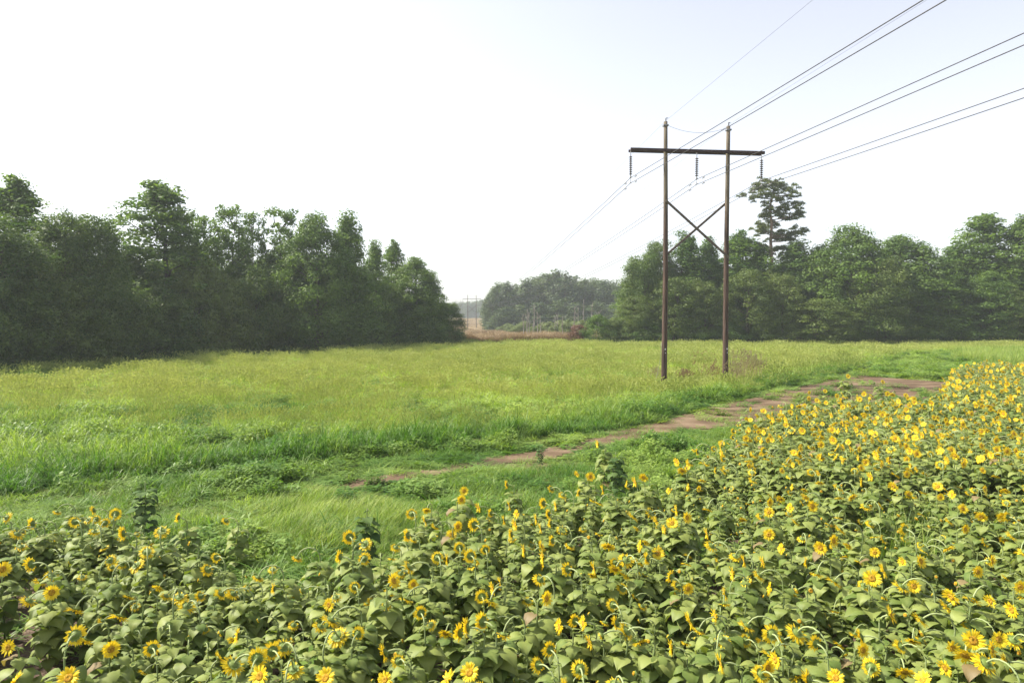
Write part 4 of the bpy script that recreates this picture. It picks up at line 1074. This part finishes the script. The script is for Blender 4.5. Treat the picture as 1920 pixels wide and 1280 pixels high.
for s, nm in ((-1, 'left'), (0, 'middle'), (1, 'right')):
    for dz, nm2 in ((0, 'upper'), (-.37, 'lower')):
        span(s * 4.78, zc + dz, 4.6, 3.0, .020, '%s wire of the pair hung from the %s insulator of the tower' % (nm2, nm), 'conductors of the power line')
for s, nm, dz in ((-1, 'left', .0), (1, 'right', -.18)):
    span(s * HP, Z_TOP + dz + .1, 3.0, 1.2, .006, 'thin sky wire tied to the top of the %s pole' % nm, 'sky wires of the power line', damp=False)

# tall dry weeds at the feet of the poles
def dry_weed(px, py, h, n, label, seed, m):
    global rng
    keep, rng = rng, np.random.default_rng(seed); w = gp(px, py, .5)
    t_ = thing('dry_weed', label, 'weed', (w[0], w[1], 0), 0, 'dry weeds at the foot of the power tower')
    b = MB(); c = MB()
    for i in range(n):
        r = .55 * math.sqrt(rng.random()); a = rng.uniform(0, 6.28); az = rng.uniform(0, 6.28)
        tip, an = blade(b, (r * math.cos(a), r * math.sin(a)), az, h * rng.uniform(.6, 1.1), .014, rng.uniform(0, .25), rng.uniform(0, .4), rng.random())
        for k_ in range(5):
            d = rng.normal(0, 1, 3) * .07; p_ = tip + np.array([0, 0, -.05 * k_]); c.add([p_, p_ + d + np.array([.02, 0, .05]), p_ + d * 1.3 + np.array([0, 0, .1]), p_ + d * .5 + np.array([-.02, 0, .05])], [(0, 1, 2, 3)], 0, rng.random())
    if n < 20:
        b.merge(c, 1); ob('stalks', b.mesh('dry_stalks', [M_DRYO, m]), t_)
    else:
        ob('stalks', b.mesh('dry_stalks', M_DRYO), t_); ob('seed_heads', c.mesh('dry_heads', m), t_)
    rng = keep
M_RUST = leaf_mat('rusty_seed', (.23, .12, .075), (.36, .23, .14), trans=.2, vary=.4)
for px, py, h, n, lb, m_ in [(1392, 706, 2.3, 90, 'largest pale dry weed clump, right beside the right pole', M_DRYO), (1415, 703, 1.9, 80, 'pale dry weed clump outermost to the right of the right pole', M_DRYO), (1318, 704, 2.2, 16, 'sparse rusty dock stalks midway between the two poles', M_RUST), (1335, 708, 1.3, 40, 'low rusty weed just left of the right pole', M_RUST),
                           (1283, 708, 1.1, 40, 'low rusty weed just right of the left pole', M_RUST), (1228, 705, 1.1, 26, 'low dry weed left of the left pole', M_DRYO), (1376, 708, 1.6, 60, 'dry weed touching the right side of the right pole', M_DRYO)]:
    dry_weed(px, py, h, n, lb, int(px), m_)

# ------------------------------------------------------------------ haze
b = MB(); b.box((0, 450, 15.5), (1900, 1100, 39))
m, nt, N, L = mat('haze')
pv = nd(N, 'ShaderNodeVolumePrincipled'); pv.inputs['Color'].default_value = (.86, .93, 1, 1); pv.inputs['Density'].default_value = .00036; pv.inputs['Anisotropy'].default_value = .2
o = nd(N, 'ShaderNodeOutputMaterial'); L.new(pv.outputs[0], o.inputs['Volume'])
tag(ob('haze', b.mesh('haze', m, False)), 'pale summer haze over the whole field', 'haze', kind='stuff')

# ------------------------------------------------------------------ light, sky, camera
ELEV, AZM = R(46), R(-80)                     # azimuth from +Y, clockwise positive
S_ = Vector((math.sin(AZM) * math.cos(ELEV), math.cos(AZM) * math.cos(ELEV), math.sin(ELEV)))
ld = bpy.data.lights.new('sun', 'SUN'); ld.energy = 3.3; ld.angle = R(3.0); ld.color = (1, .93, .80)
so = bpy.data.objects.new('sun', ld); COL.objects.link(so); so.rotation_euler = S_.to_track_quat('Z', 'Y').to_euler(); so.location = (-60, 10, 60)
w = bpy.data.worlds.new('World'); SC.world = w; w.use_nodes = True
nt = w.node_tree; nt.nodes.clear(); N, L = nt.nodes, nt.links
sk = nd(N, 'ShaderNodeTexSky', sky_type='NISHITA'); sk.sun_disc = False; sk.sun_elevation = ELEV; sk.sun_rotation = AZM
sk.dust_density = 2.0; sk.air_density = 1.0; sk.ozone_density = 1.0; sk.altitude = 50
hs_ = nd(N, 'ShaderNodeHueSaturation'); hs_.inputs['Saturation'].default_value = .36; hs_.inputs['Hue'].default_value = .516; L.new(sk.outputs[0], hs_.inputs['Color'])
bg = nd(N, 'ShaderNodeBackground'); bg.inputs['Strength'].default_value = .092; L.new(hs_.outputs[0], bg.inputs['Color'])
wo = nd(N, 'ShaderNodeOutputWorld'); L.new(bg.outputs[0], wo.inputs['Surface'])

cd = bpy.data.cameras.new('camera'); cd.lens = 24; cd.sensor_width = 36; cd.clip_end = 4000; cd.clip_start = .05
co = bpy.data.objects.new('camera', cd); COL.objects.link(co); co.location = (0, 0, CAMZ); co.rotation_euler = (R(90) - PITCH, 0, 0)
SC.camera = co
SC.view_settings.view_transform = 'Standard'; SC.view_settings.look = 'None'; SC.view_settings.exposure = 1.65; SC.view_settings.gamma = 1
SC.render.engine = 'CYCLES'
cy = SC.cycles
cy.max_bounces = 6; cy.diffuse_bounces = 3; cy.glossy_bounces = 2; cy.transmission_bounces = 3; cy.volume_bounces = 2; cy.transparent_max_bounces = 4
cy.use_denoising = True; cy.denoiser = 'OPENIMAGEDENOISE'; cy.denoising_input_passes = 'RGB_ALBEDO_NORMAL'; cy.denoising_prefilter = 'ACCURATE'; cy.denoising_quality = 'HIGH'
cy.use_adaptive_sampling = False
cy.sample_clamp_indirect = 6
